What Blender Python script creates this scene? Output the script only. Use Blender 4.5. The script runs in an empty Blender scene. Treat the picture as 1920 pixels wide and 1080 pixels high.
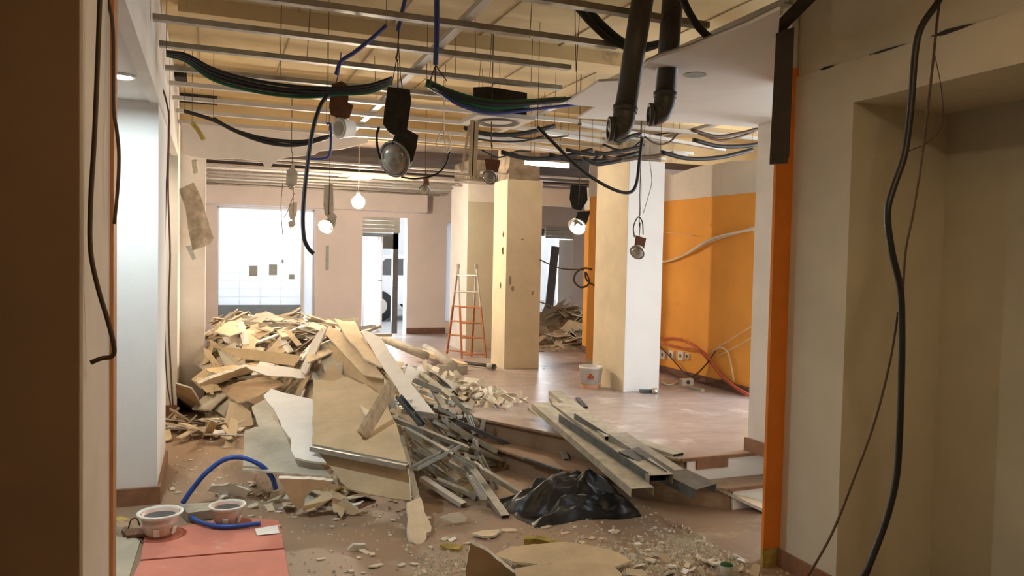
import bpy, bmesh, math, random
from mathutils import Vector, Matrix, noise
random.seed(7)
SC = bpy.context.scene
COL = SC.collection
# ------------------------------------------------------------------ camera
F = 1450.0
CAM = Vector((0, 0, 1.6))
def cam_axes(yaw=math.radians(21.3), pitch=math.radians(2.16), roll=math.radians(1.22)):
    h = Vector((math.sin(yaw), math.cos(yaw), 0)); r = Vector((math.cos(yaw), -math.sin(yaw), 0)); z = Vector((0, 0, 1))
    f = h * math.cos(pitch) - z * math.sin(pitch); u = h * math.sin(pitch) + z * math.cos(pitch)
    return r * math.cos(roll) + u * math.sin(roll), u * math.cos(roll) - r * math.sin(roll), f
RT, UP, FW = cam_axes()
cd = bpy.data.cameras.new('camera'); cam = bpy.data.objects.new('camera', cd); COL.objects.link(cam)
cd.sensor_width = 36; cd.lens = 36 * F / 1920; cd.clip_start = 0.02; cd.clip_end = 200
M4 = Matrix((RT, UP, -FW)).transposed().to_4x4(); M4.translation = CAM; cam.matrix_world = M4
SC.camera = cam
# ------------------------------------------------------------------ world, exposure, daylight
SC.view_settings.view_transform = 'Standard'; SC.view_settings.look = 'None'
SC.view_settings.exposure = 0.27; SC.view_settings.gamma = 1.0; SC.view_settings.use_curve_mapping = False
SC.cycles.max_bounces = 5; SC.cycles.use_adaptive_sampling = True; SC.cycles.adaptive_threshold = 0.07; SC.cycles.diffuse_bounces = 4; SC.cycles.glossy_bounces = 3; SC.cycles.transparent_max_bounces = 6; SC.cycles.caustics_reflective = False; SC.cycles.caustics_refractive = False
W = bpy.data.worlds.new('sky'); SC.world = W; W.use_nodes = True
bg = W.node_tree.nodes['Background']; bg.inputs[0].default_value = (0.86, 0.93, 1.0, 1); bg.inputs[1].default_value = 1.5
def area(name, loc, to, sx, sy, watts, col):
    d = bpy.data.lights.new(name, 'AREA'); d.shape = 'RECTANGLE'; d.size = sx; d.size_y = sy; d.energy = watts; d.color = col
    o = bpy.data.objects.new(name, d); COL.objects.link(o); o.location = loc
    o.rotation_euler = (Vector(to) - Vector(loc)).to_track_quat('-Z', 'Y').to_euler(); return o
DAY = (0.84, 0.92, 1.0)
area('daylight_shop_window', (6.75, 4.9, 1.65), (4.2, 6.0, 0.9), 2.8, 1.9, 150, DAY)      # in the right-hand shop window
area('daylight_front_window', (0.8, 13.6, 2.6), (0.8, 12.7, 1.3), 1.8, 1.2, 48, DAY)     # street side of the frosted window
area('daylight_door', (2.65, 13.15, 1.4), (2.6, 10, 0.6), 0.5, 1.8, 60, DAY)
area('daylight_back_door', (5.7, 12.95, 1.4), (5.3, 10, 0.8), 0.7, 1.6, 40, DAY)

# ------------------------------------------------------------------ pixel helpers: a pixel of the 1920x1080 frame to a real point
def ray(x, y): return FW + RT * ((x - 960) / F) - UP * ((y - 540) / F)
def pz(x, y, z): d = ray(x, y); return CAM + d * ((z - CAM.z) / d.z)
def py(x, y, Y): d = ray(x, y); return CAM + d * (Y / d.y)
def pxx(x, y, X): d = ray(x, y); return CAM + d * (X / d.x)
def pplane(x, y, p0, n): d = ray(x, y); return CAM + d * ((p0 - CAM).dot(n) / d.dot(n))

# ------------------------------------------------------------------ materials
MATS = {}
def mat(name, col, rough=0.8, metal=0.0, var=0.12, scale=6.0, bump=0.15, bscale=40.0, col2=None, emit=None, trans=0.0, spec=0.4, stretch=None, stain=None, alpha=None):
    m = bpy.data.materials.new(name); m.use_nodes = True; nt = m.node_tree; N = nt.nodes; L = nt.links
    b = N['Principled BSDF']; b.inputs['Roughness'].default_value = rough; b.inputs['Metallic'].default_value = metal
    b.inputs['Specular IOR Level'].default_value = spec
    tc = N.new('ShaderNodeTexCoord'); src = tc.outputs['Object']
    if stretch:
        mp = N.new('ShaderNodeMapping'); mp.inputs['Scale'].default_value = stretch; L.new(src, mp.inputs[0]); src = mp.outputs[0]
    n = N.new('ShaderNodeTexNoise'); n.inputs['Scale'].default_value = scale; n.inputs['Detail'].default_value = 3; n.inputs['Roughness'].default_value = 0.62
    L.new(src, n.inputs['Vector'])
    r = N.new('ShaderNodeValToRGB'); c = Vector(col[:3]); c2 = Vector(col2[:3]) if col2 else c * (1 - 2 * var)
    r.color_ramp.elements[0].position = 0.3; r.color_ramp.elements[1].position = 0.7
    r.color_ramp.elements[0].color = (*c2, 1); r.color_ramp.elements[1].color = (*(c if col2 else [min(1, v * (1 + var * .5)) for v in c]), 1)
    L.new(n.outputs['Fac'], r.inputs[0]); out = r.outputs[0]
    if stain:      # (colour, scale, threshold): patches of dirt with a shape of their own
        sn = N.new('ShaderNodeTexNoise'); sn.inputs['Scale'].default_value = stain[1]; sn.inputs['Detail'].default_value = 5; sn.inputs['Roughness'].default_value = .7
        L.new(tc.outputs['Object'], sn.inputs['Vector'])
        sr = N.new('ShaderNodeValToRGB'); sr.color_ramp.elements[0].position = stain[2]; sr.color_ramp.elements[1].position = stain[2] + .12
        L.new(sn.outputs['Fac'], sr.inputs[0])
        mx = N.new('ShaderNodeMix'); mx.data_type = 'RGBA'; L.new(sr.outputs[0], mx.inputs[0]); L.new(out, mx.inputs[6]); mx.inputs[7].default_value = (*stain[0], 1); out = mx.outputs[2]
    L.new(out, b.inputs['Base Color'])
    if bump:
        n2 = N.new('ShaderNodeTexNoise'); n2.inputs['Scale'].default_value = bscale; n2.inputs['Detail'].default_value = 2; L.new(src, n2.inputs['Vector'])
        bp = N.new('ShaderNodeBump'); bp.inputs['Strength'].default_value = bump; bp.inputs['Distance'].default_value = 0.01
        L.new(n2.outputs['Fac'], bp.inputs['Height']); L.new(bp.outputs[0], b.inputs['Normal'])
    if emit:
        b.inputs['Emission Color'].default_value = (*emit[0], 1); b.inputs['Emission Strength'].default_value = emit[1]
    if trans: b.inputs['Transmission Weight'].default_value = trans
    if alpha is not None: b.inputs['Alpha'].default_value = alpha
    MATS[name] = m; return m
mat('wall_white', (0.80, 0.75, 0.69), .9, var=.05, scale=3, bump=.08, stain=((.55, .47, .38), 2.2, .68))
mat('wall_clean', (0.84, 0.82, 0.79), .9, var=.03, scale=2, bump=.06)
mat('wall_far', (0.80, 0.71, 0.67), .9, var=.04, scale=2, bump=.06, stain=((.6, .52, .46), 1.5, .7))
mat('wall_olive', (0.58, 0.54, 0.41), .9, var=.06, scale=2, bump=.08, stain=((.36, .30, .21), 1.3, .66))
mat('column_tan', (0.78, 0.66, 0.47), .9, var=.06, scale=3, bump=.12, stain=((.50, .39, .25), 3.0, .68))
mat('wall_right', (0.70, 0.655, 0.53), .9, var=.05, scale=2, bump=.08, stain=((.50, .44, .32), 1.6, .68))
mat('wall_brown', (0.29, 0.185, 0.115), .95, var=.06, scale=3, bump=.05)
mat('raw_plaster', (0.42, 0.34, 0.25), 1, var=.25, scale=9, bump=.6, bscale=30)
mat('slab', (0.70, 0.54, 0.30), .95, var=.1, scale=1.2, bump=.15, stain=((.36, .26, .15), 1.6, .62))
mat('plenum_shade', (0.13, 0.095, 0.07), 1, var=.2, scale=3)  # dark tone carries the shade of the unlit void
mat('slab_seam', (0.42, 0.32, 0.2), 1, var=.1)
mat('orange', (0.93, 0.43, 0.08), .75, var=.06, scale=2, bump=.06, stain=((.74, .27, .04), 2.4, .66))
mat('orange_dark', (0.80, 0.24, 0.025), .75, var=.07, scale=5, bump=.1, stain=((.75, .55, .3), 9, .74))
mat('floor_lower', (0.33, 0.21, 0.125), .6, var=.1, scale=2.5, bump=.12, bscale=60, col2=(.29, .20, .135), stain=((.46, .37, .25), 1.6, .57))
mat('floor_upper', (0.46, 0.39, 0.36), .36, var=.1, scale=3, bump=.08, bscale=30, col2=(.35, .275, .245), stain=((.60, .54, .51), 1.8, .55), stretch=(1, 2.2, 1), spec=.55)
mat('skirting', (0.30, 0.15, 0.08), .55, var=.15, scale=8, bump=.1)
mat('skirting_dark', (0.22, 0.11, 0.08), .55, var=.15, scale=8, bump=.1)
mat('wood_frame', (0.62, 0.30, 0.13), .6, var=.15, scale=10, stretch=(8, 8, .6))
mat('wood_stick', (0.50, 0.36, 0.21), .75, var=.2, scale=12, stretch=(4, 4, 1))
mat('galv', (0.42, 0.40, 0.35), .5, .5, var=.15, scale=12, bump=.1, stain=((.5, .44, .36), 5, .6))
mat('galv_dust', (0.46, 0.42, 0.33), .65, .3, var=.18, scale=10, bump=.1)
mat('galv_far', (0.40, 0.36, 0.31), .45, .6, var=.1, scale=6, bump=.05)
mat('rail_white', (0.60, 0.57, 0.52), .5, .3, var=.06, scale=6, bump=.05)
mat('steel_dark', (0.16, 0.18, 0.19), .45, .7, var=.2, scale=12, bump=.1)
mat('board_cream', (0.72, 0.57, 0.38), .95, var=.1, scale=5, bump=.2, stain=((.56, .44, .30), 5, .62))
mat('board_tan', (0.62, 0.47, 0.29), .95, var=.1, scale=4, bump=.15, stain=((.46, .36, .25), 5, .66))
mat('board_white', (0.86, 0.82, 0.76), .9, var=.05, scale=4, bump=.12, stain=((.66, .58, .47), 5, .68))
mat('board_grey', (0.50, 0.46, 0.37), .95, var=.12, scale=4, bump=.2, stain=((.62, .52, .38), 3, .6))
mat('board_brown', (0.42, 0.29, 0.17), .95, var=.14, scale=5, bump=.2)
mat('board_edge', (0.80, 0.74, 0.63), 1, var=.15, scale=25, bump=.5)
mat('rubble', (0.58, 0.47, 0.33), 1, var=.3, scale=14, bump=1.0, bscale=30)
mat('paper', (0.82, 0.72, 0.56), .95, var=.12, scale=10, bump=.3)
mat('crumb', (0.70, 0.61, 0.47), 1, var=.2, scale=20, bump=.5)
mat('foam_yellow', (0.52, 0.38, 0.10), 1, var=.25, scale=12, bump=.6)
mat('bag', (0.022, 0.020, 0.018), .42, var=.2, scale=6, bump=.4, bscale=18, spec=.5)
mat('cable_black', (0.02, 0.02, 0.02), .5, var=.1, bump=0)
mat('cable_brown', (0.10, 0.06, 0.035), .6, var=.1, bump=0)
mat('cable_blue', (0.06, 0.08, 0.30), .5, var=.1, bump=0)
mat('cable_green', (0.02, 0.13, 0.06), .5, var=.1, bump=0)
mat('cable_red', (0.66, 0.16, 0.10), .5, var=.1, bump=0)
mat('cable_pale', (0.80, 0.66, 0.48), .5, var=.1, bump=0)
mat('hose_blue', (0.035, 0.10, 0.42), .4, var=.12, bump=.05)
mat('pvc_grey', (0.075, 0.072, 0.062), .5, var=.15, scale=8, bump=.1, spec=.4)
mat('pipe_dust', (0.45, 0.41, 0.34), .7, var=.15, scale=10, bump=.1)
mat('black_metal', (0.035, 0.032, 0.028), .55, .3, var=.25, scale=25, bump=.2, stain=((.16, .13, .1), 14, .68))
mat('brown_metal', (0.20, 0.09, 0.05), .6, .2, var=.2, scale=15, bump=.2)
mat('black_channel', (0.035, 0.025, 0.018), .7, var=.2, scale=12, bump=.15)
mat('chrome', (0.75, 0.72, 0.66), .15, .9, var=.05, bump=0)
mat('lamp_white', (0.80, 0.76, 0.68), .45, var=.06, bump=.05)
mat('lamp_rim', (0.30, 0.28, 0.25), .4, .4, var=.1, bump=.05)
mat('lamp_glass', (0.50, 0.46, 0.40), .18, .35, var=.3, scale=14, bump=.1)
mat('lamp_pink', (0.62, 0.42, 0.33), .45, var=.1, bump=.05)
mat('lamp_inside', (0.13, 0.125, 0.12), .45, .2, var=.1, bump=0)
mat('lens', (0.9, 0.86, 0.78), .1, var=.02, bump=0, alpha=.35, spec=.8)
WARM = (1.0, 0.83, 0.62)
mat('bulb_on', (1, .9, .75), .4, emit=(WARM, 700), bump=0)
mat('spot_on', (1, .9, .75), .4, emit=(WARM, 880), bump=0)
mat('square_on', (1, .9, .75), .4, emit=(WARM, 24), bump=0)
mat('fill_on', (1, .9, .75), .4, emit=((1.0, .78, .5), 110), bump=0)  # glow of the added fill lamp out of view
mat('led_on', (1, 1, 1), .4, emit=((.80, .95, 1.0), 1100), bump=0)
mat('tube_on', (1, 1, 1), .4, emit=((1.0, .93, .80), 34), bump=0)
mat('white_plastic', (0.82, 0.80, 0.77), .35, var=.04, bump=.05)
mat('bucket_label', (0.50, 0.10, 0.05), .5, var=.1, bump=0)
mat('bucket_stain', (0.72, 0.40, 0.26), .6, var=.12, bump=0)
mat('mat_red', (0.66, 0.23, 0.16), .75, var=.08, scale=3, bump=.1, stain=((.62, .38, .30), 2.5, .6))
mat('mat_grey', (0.48, 0.42, 0.31), .8, var=.08, scale=3, bump=.1)
mat('ladder_alu', (0.60, 0.56, 0.50), .4, .6, var=.1, bump=.05)
mat('ladder_red', (0.48, 0.19, 0.09), .5, var=.12, scale=12, bump=.05)
mat('green', (0.03, 0.12, 0.02), .7, var=.3, scale=40, bump=.6)
mat('glassy', (0.75, 0.76, 0.70), .2, var=.03, bump=0, alpha=.6)
mat('shutter', (0.55, 0.54, 0.47), .5, .2, var=.08, bump=.05)
mat('frame_dark', (0.14, 0.14, 0.14), .5, .3, var=.1, bump=.05)
mat('film', (0.86, 0.85, 0.88), .5, var=.05, scale=4, bump=.2, bscale=12)
mat('grey_patch', (0.42, 0.45, 0.42), .8, var=.06, bump=0)
mat('dim_band_blue', (0.26, 0.33, 0.40), .5, var=.08, bump=.05)  # tone of the fading daylight low in the window
mat('car_white', (0.85, 0.86, 0.88), .25, var=.02, bump=0, spec=.6)
mat('rubber', (0.03, 0.03, 0.03), .8, var=.1, bump=.1)
mat('street', (0.45, 0.44, 0.43), .9, var=.1, bump=.3)
mat('facade', (0.80, 0.79, 0.78), .9, var=.05, bump=.1)
mat('duct_dark', (0.055, 0.045, 0.035), .8, var=.3, scale=6, bump=.3)
mat('blue_sheet', (0.03, 0.035, 0.09), .6, var=.2, bump=.1)
# frosted window film: daylight shines through it
m = bpy.data.materials.new('frosted'); m.use_nodes = True; nt = m.node_tree; nt.nodes.remove(nt.nodes['Principled BSDF'])
tr = nt.nodes.new('ShaderNodeBsdfTranslucent'); tr.inputs[0].default_value = (.93, .96, 1, 1); df = nt.nodes.new('ShaderNodeBsdfDiffuse'); df.inputs[0].default_value = (.9, .92, .95, 1)
ms = nt.nodes.new('ShaderNodeMixShader'); ms.inputs[0].default_value = .25; nt.links.new(tr.outputs[0], ms.inputs[1]); nt.links.new(df.outputs[0], ms.inputs[2])
nt.links.new(ms.outputs[0], nt.nodes['Material Output'].inputs[0]); MATS['frosted'] = m

# ------------------------------------------------------------------ mesh builder
class MB:
    def __init__(s): s.v = []; s.f = []; s.mi = []; s.cur = 0
    def add(s, vs, fs):
        o = len(s.v); s.v += [Vector(v) for v in vs]; s.f += [tuple(i + o for i in f) for f in fs]; s.mi += [s.cur] * len(fs); return s
    def box(s, a, b):
        (x0, y0, z0), (x1, y1, z1) = a, b
        return s.add([(x0, y0, z0), (x1, y0, z0), (x1, y1, z0), (x0, y1, z0), (x0, y0, z1), (x1, y0, z1), (x1, y1, z1), (x0, y1, z1)],
                     [(3, 2, 1, 0), (4, 5, 6, 7), (0, 1, 5, 4), (1, 2, 6, 5), (2, 3, 7, 6), (3, 0, 4, 7)])
    def prism(s, pts, off, edge=None):           # a polygon pushed along off
        n = len(pts); off = Vector(off); P = [Vector(p) for p in pts]
        o = len(s.v); s.v += P + [p + off for p in P]; c = s.cur
        s.f += [tuple(o + i for i in range(n)), tuple(o + 2 * n - 1 - i for i in range(n))]; s.mi += [c, c]
        for i in range(n):
            j = (i + 1) % n; s.f.append((o + j, o + i, o + n + i, o + n + j)); s.mi.append(c if edge is None else edge)
        return s
    def bar(s, a, b, w, h, up=(0, 0, 1)):         # a rectangular bar from a to b
        a, b = Vector(a), Vector(b); d = (b - a).normalized(); x = d.cross(Vector(up))
        if x.length < 1e-3: x = d.cross(Vector((1, 0, 0)))
        x.normalize(); y = x.cross(d).normalized(); x *= w / 2; y *= h / 2
        return s.add([a - x - y, a + x - y, a + x + y, a - x + y, b - x - y, b + x - y, b + x + y, b - x + y],
                     [(0, 1, 2, 3), (7, 6, 5, 4), (1, 0, 4, 5), (2, 1, 5, 6), (3, 2, 6, 7), (0, 3, 7, 4)])
    def channel(s, a, b, w, h, t=.004, up=(0, 0, 1), flip=False):   # U profile: web and two flanges
        a, b = Vector(a), Vector(b); d = (b - a).normalized(); x = d.cross(Vector(up))
        if x.length < 1e-3: x = d.cross(Vector((1, 0, 0)))
        x.normalize(); y = x.cross(d).normalized()
        if flip: y = -y
        p = [(-w / 2, 0), (w / 2, 0), (w / 2, h), (w / 2 - t, h), (w / 2 - t, t), (-w / 2 + t, t), (-w / 2 + t, h), (-w / 2, h)]
        n = len(p); vs = [q + x * u + y * v for q in (a, b) for u, v in p]
        fs = [(i, (i + 1) % n, (i + 1) % n + n, i + n) for i in range(n)]
        for k in (0, n): fs += [(k, k + 1, k + 4, k + 5), (k + 1, k + 2, k + 3, k + 4), (k, k + 5, k + 6, k + 7)]
        return s.add(vs, fs)
    def tube(s, pts, r, seg=8, smooth=True, r2=None):
        P = [Vector(p) for p in pts]
        if smooth and len(P) > 2:
            Q = []; E = [P[0] * 2 - P[1]] + P + [P[-1] * 2 - P[-2]]
            for i in range(1, len(E) - 2):
                for k in range(5):
                    t = k / 5; a, b, c, d = E[i - 1:i + 3]
                    Q.append(0.5 * ((2 * b) + (c - a) * t + (2 * a - 5 * b + 4 * c - d) * t * t + (3 * b - a - 3 * c + d) * t ** 3))
            P = Q + [P[-1]]
        o = len(s.v); prev = None; n = len(P)
        for i, p in enumerate(P):
            d = (P[min(i + 1, n - 1)] - P[max(i - 1, 0)]).normalized()
            x = d.cross(Vector((0, 0, 1))) if prev is None else prev - d * prev.dot(d)
            if x.length < 1e-3: x = d.cross(Vector((1, 0, 0)))
            x.normalize(); prev = x; y = d.cross(x); rr = r if r2 is None else r + (r2 - r) * i / (n - 1)
            s.v += [p + (x * math.cos(2 * math.pi * k / seg) + y * math.sin(2 * math.pi * k / seg)) * rr for k in range(seg)]
        for i in range(n - 1):
            for k in range(seg): s.f.append((o + i * seg + k, o + i * seg + (k + 1) % seg, o + (i + 1) * seg + (k + 1) % seg, o + (i + 1) * seg + k)); s.mi.append(s.cur)
        s.f += [tuple(o + seg - 1 - k for k in range(seg)), tuple(o + (n - 1) * seg + k for k in range(seg))]; s.mi += [s.cur] * 2
        return s
    def lathe(s, prof, org, axis, seg=20):        # profile of (radius, height) about an axis
        org = Vector(org); ax = Vector(axis).normalized(); x = ax.orthogonal().normalized(); y = ax.cross(x); o = len(s.v); n = len(prof)
        for r, h in prof: s.v += [org + ax * h + (x * math.cos(2 * math.pi * k / seg) + y * math.sin(2 * math.pi * k / seg)) * max(r, 1e-4) for k in range(seg)]
        for i in range(n - 1):
            for k in range(seg): s.f.append((o + i * seg + k, o + i * seg + (k + 1) % seg, o + (i + 1) * seg + (k + 1) % seg, o + (i + 1) * seg + k)); s.mi.append(s.cur)
        return s
    def ball(s, c, r, seg=16, sq=1.0):
        return s.lathe([(r * math.sin(math.pi * i / 10), -r * sq * math.cos(math.pi * i / 10)) for i in range(11)], c, (0, 0, 1), seg)
    def build(s, name, mats, parent=None, smooth=False):
        mats = mats if isinstance(mats, (list, tuple)) else [mats]
        if parent is None:
            lo = [min(v[i] for v in s.v) for i in range(3)]; hi = [max(v[i] for v in s.v) for i in range(3)]
            org = Vector(((lo[0] + hi[0]) / 2, (lo[1] + hi[1]) / 2, lo[2]))
        else:
            org = Vector(parent['_w'])
        me = bpy.data.meshes.new(name); me.from_pydata([v - org for v in s.v], [], s.f)
        for q in mats: me.materials.append(MATS[q])
        for p, i in zip(me.polygons, s.mi): p.material_index = min(i, len(mats) - 1); p.use_smooth = smooth
        bm = bmesh.new(); bm.from_mesh(me); bmesh.ops.recalc_face_normals(bm, faces=bm.faces); bm.to_mesh(me); bm.free()
        o = bpy.data.objects.new(name, me); COL.objects.link(o)
        if parent is None: o.location = org
        else: o.parent = parent
        o['_w'] = tuple(org); return o
def tag(o, label=None, cat=None, group=None, kind=None):
    if label: o['label'] = label
    if cat: o['category'] = cat
    if group: o['group'] = group
    if kind: o['kind'] = kind
    return o
def thing(name, loc, label, cat, group=None):
    o = bpy.data.objects.new(name, None); COL.objects.link(o); o.empty_display_size = .1; o.location = loc; o['_w'] = tuple(Vector(loc)); return tag(o, label, cat, group)
def struct(name, mb, m, label=None, parent=None):
    o = mb.build(name, m, parent)
    if parent is None: tag(o, label, None, None, 'structure')
    return o
def bx(a, b): return MB().box(a, b)

# ================================================================== THE SETTING
ZC, ZS = 2.80, 3.18          # bare ceiling rails, slab
struct('floor', bx((-3.2, -2.2, -.1), (6.9, 12.95, 0)), 'floor_lower', 'dusty brown lower floor strewn with chips')
# raised floor with two steps (front edge and a slanting left edge)
top = [(6.7, 4.28), (2.9, 4.30), (1.86, 6.23), (-.3, 10.2), (-.3, 12.7), (6.7, 12.7)]
up = struct('floor_upper', MB().prism([(x, y, .285) for x, y in top], (0, 0, .015)), 'floor_upper', 'raised greyish pink floor around the columns')
rs = MB()
for poly, z0, z1 in (([(6.7, 4.31), (2.92, 4.33), (1.89, 6.23), (-.27, 10.2), (-.27, 12.7), (6.7, 12.7)], 0.0, .285),
                     ([(6.7, 4.11), (3.15, 4.12), (2.30, 4.85), (1.9, 6.15), (2.2, 6.2), (6.7, 4.6)], 0.0, .13)):
    rs.prism([(x, y, z0) for x, y in poly], (0, 0, z1 - z0))
struct('riser', rs, 'floor_lower', parent=up)
struct('front_riser', MB().box((2.95, 4.302, .0), (6.7, 4.315, .283)).box((3.17, 4.10, 0), (6.7, 4.115, .128)), 'wall_clean', parent=up)
struct('tread', MB().prism([(x, y, .13) for x, y in [(6.7, 4.08), (3.13, 4.09), (2.27, 4.83), (1.87, 6.2), (2.92, 4.34), (6.7, 4.34)]], (0, 0, .018)), 'floor_lower', parent=up)
for z, pts in ((.285, top[:3]), (.13, [(6.7, 4.075), (3.125, 4.085), (2.26, 4.83), (1.85, 6.2)])):
    for k_, (a, b) in enumerate(zip(pts, pts[1:])): struct('nosing', MB().bar((*a, z + .01), (*b, z + .01), .02, .02 if k_ == 0 else .016), 'skirting' if k_ == 0 else 'floor_lower', parent=up)
struct('riser_patch', bx((3.02, 4.29, .225), (3.27, 4.312, .285)), 'skirting', parent=up)
# slab, with seams between the cast panels
ce = struct('ceiling', bx((-3.2, -2.2, ZS), (6.9, 12.95, ZS + .1)), 'slab', 'bare yellowish concrete slab above the stripped ceiling rails')
struct('plenum_shade', bx((-.6, 8.5, 2.96), (6.8, 12.69, 3.0)), 'plenum_shade', parent=ce)  # dark sheet added for the shade between the far rails
struct('fascia', bx((-.3, 8.46, 2.86), (6.8, 8.5, ZS)), 'slab', parent=ce)
for k in range(9): struct('seam', bx((-.1 + .62 * k, 2.2, ZS - .006), (-.09 + .62 * k, 8.2, ZS + .01)), 'slab_seam', parent=ce)
for k in range(3): struct('slab_beam', bx((-.2, 3.35 + 1.9 * k, ZS - .1), (6.6, 3.6 + 1.9 * k, ZS + .01)), 'slab', parent=ce)
# left side: pier by the camera, opening, lintel, the white block, the second opening, pier with crossing band
struct('wall_left_near', bx((-3.2, 2.0, 0), (-.272, 2.5, ZS)), ['wall_white'], 'pale wall end beside the dark near edge on the left')
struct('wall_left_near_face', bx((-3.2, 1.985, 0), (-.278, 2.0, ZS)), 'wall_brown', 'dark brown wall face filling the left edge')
struct('trim_1', bx((-.36, 2.5, 0), (-.262, 2.585, 2.52)), 'wood_frame', 'orange-brown wooden door jamb on the left')
struct('wall_left_lintel', bx((-.36, 2.5, 2.52), (-.30, 8.7, ZS)), 'wall_white', 'white lintel above the left openings')
b1 = struct('wall_left_block', bx((-3.2, 5.34, 0), (-.31, 6.3, 2.53)), 'wall_clean', 'bright white wall return lit by the left room lamp')
struct('baseboard', MB().box((-3.2, 5.315, 0), (-.29, 5.34, .11)).box((-.312, 5.3405, 0), (-.2905, 6.3, .1095)), 'skirting', parent=b1)
b2 = struct('wall_left_jamb', bx((-3.2, 8.15, 0), (-.30, 8.75, ZS)), 'wall_white', 'peach-lit narrow jamb with hanging wires on the left')
struct('baseboard', bx((-.6, 8.13, 0), (-.292, 8.15, .11)), 'skirting', parent=b2)
struct('wall_left_pier', bx((-.6, 8.75, 0), (-.055, 9.5, ZS)), 'wall_white', 'white pier at the left of the rubble heap')
struct('wall_left_far', bx((-.6, 9.5, 0), (-.13, 12.7, ZS)), 'wall_far', 'left wall beyond the pier')
struct('ceiling_side_room', MB().box((-3.2, 2.5, 2.53), (-.36, 8.15, 2.6)), 'wall_clean', 'plain white ceiling of the left side room')
struct('wall_side_room', bx((-3.3, 1.9, 0), (-3.2, 8.8, ZS)), 'wall_clean', 'end wall of the left side room')
# ragged plaster band between the high and the low ceiling zone
rag = [(345, 291), (372, 296), (400, 298), (440, 297), (470, 300), (492, 302), (497, 316), (505, 318), (513, 305), (530, 296), (560, 293), (590, 290), (600, 283), (640, 280), (672, 272), (690, 268)]
pl = [py(x, y, 8.2) for x, y in rag]; hi_ = [py(690, 258, 8.2), py(338, 226, 8.2)]
struct('ceiling_band', MB().prism(pl + hi_, (0, .02, 0)), 'wall_white', 'torn white plaster band crossing below the rails')
# far wall with window, door and narrow window
YF = 12.7
fw = MB()
for x0, x1, z0, z1 in ((-.6, .09, 0, ZS), (.09, 1.56, 2.32, ZS), (.09, 1.56, 0, .42), (1.56, 2.31, 0, ZS), (2.31, 3.06, 2.24, ZS), (3.06, 3.74, 0, ZS), (3.74, 3.98, 2.2, ZS), (3.74, 3.98, 0, .5), (3.98, 5.35, 0, ZS), (5.35, 6.12, 2.15, ZS), (6.12, 6.9, 0, ZS)):
    fw.box((x0, YF, z0), (x1, YF + .25, z1))
wf = struct('wall_far', fw, 'wall_far', 'pinkish far wall with window and street door')
struct('soffit', bx((-.13, 12.35, 2.33), (3.3, YF, 2.62)), 'wall_far', parent=wf)
struct('baseboard', MB().box((3.06, YF - .02, .3), (3.74, YF, .4)).box((1.56, YF - .02, .3), (2.31, YF, .4)), 'skirting_dark', parent=wf)
struct('switch_plate', bx((1.72, YF - .015, 1.35), (1.77, YF, 1.75)), 'grey_patch', parent=wf)
win = struct('window_1', MB().box((.05, YF + .2, .36), (.11, YF + .28, 2.36)).box((1.54, YF + .2, .36), (1.6, YF + .28, 2.36)).box((.05, YF + .2, 2.3), (1.6, YF + .28, 2.36)).box((1.36, YF + .2, .36), (1.4, YF + .28, 2.36)), 'white_plastic', 'big frosted shop window glowing with daylight')
for i in range(4):
    for j in range(12):
        x0 = .11 + i * .3125; z0 = .78 + j * .1275
        struct('pane', bx((x0 + .002, YF + .22, z0 + .0015), (x0 + .3105, YF + .232, z0 + .126)), 'frosted', parent=win)
struct('dim_band', bx((.11, YF + .21, .4), (1.36, YF + .24, .78)), 'dim_band_blue', parent=win)  # dimmer bluish light at the window foot, put into a panel's colour
struct('side_pane', bx((1.4, YF + .22, .4), (1.54, YF + .23, 2.3)), 'frosted', parent=win)
for x, y, w, h in ((475, 508, 13, 18), (512, 506, 13, 18), (547, 519, 9, 8), (530, 490, 3, 6)):
    p = py(x, y, YF + .2); s_ = .0095; struct('sticker', bx((p.x - w * s_ / 2, YF + .205, p.z - h * s_ / 2), (p.x + w * s_ / 2, YF + .218, p.z + h * s_ / 2)), 'grey_patch', parent=win)
d1 = struct('door_1', MB().box((2.84, YF + .1, .3), (2.93, YF + .2, 2.24)).box((2.31, YF + .1, 1.92), (2.93, YF + .2, 1.98)).box((2.66, YF + .1, 1.72), (2.93, YF + .2, 1.92)), 'frame_dark', 'open street door with filmed leaf and roller shutter box')
for k in range(4): struct('shutter_slat', MB().prism([(2.31, YF + .02, 1.99 + .065 * k), (2.31, YF + .05, 1.99 + .065 * k), (2.31, YF + .04, 2.05 + .065 * k), (2.31, YF + .01, 2.05 + .065 * k)], (.62, 0, 0)), 'shutter', parent=d1)
def wavy(x0, x1, y, z0, z1, amp, n=14):
    m = MB(); vs = []
    for j in range(2):
        for i in range(n + 1):
            t = i / n; vs.append((x0 + (x1 - x0) * t, y + amp * math.sin(t * 9) + amp * .6 * math.sin(t * 23 + j), z1 if j else z0))
    fs = [(i, i + 1, n + 2 + i, n + 1 + i) for i in range(n)]; m.add(vs, fs)
    m.add([Vector(v) + Vector((0, .006, 0)) for v in vs], [tuple(reversed(f)) for f in fs]); return m
struct('door_leaf', MB().box((2.33, YF + .06, .32), (2.37, YF + .1, 1.92)).box((2.62, YF + .06, .32), (2.66, YF + .1, 1.92)).box((2.37, YF + .06, .32), (2.62, YF + .1, .4)).box((2.37, YF + .06, 1.85), (2.62, YF + .1, 1.92)), 'film', parent=d1)
struct('protective_film', wavy(2.33, 2.62, YF + .03, .33, 1.91, .012), 'frosted', parent=d1)
struct('door_handle', MB().tube([(2.62, YF + .03, 1.2), (2.62, YF - .02, 1.2), (2.56, YF - .02, 1.2)], .012), 'chrome', parent=d1)
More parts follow.
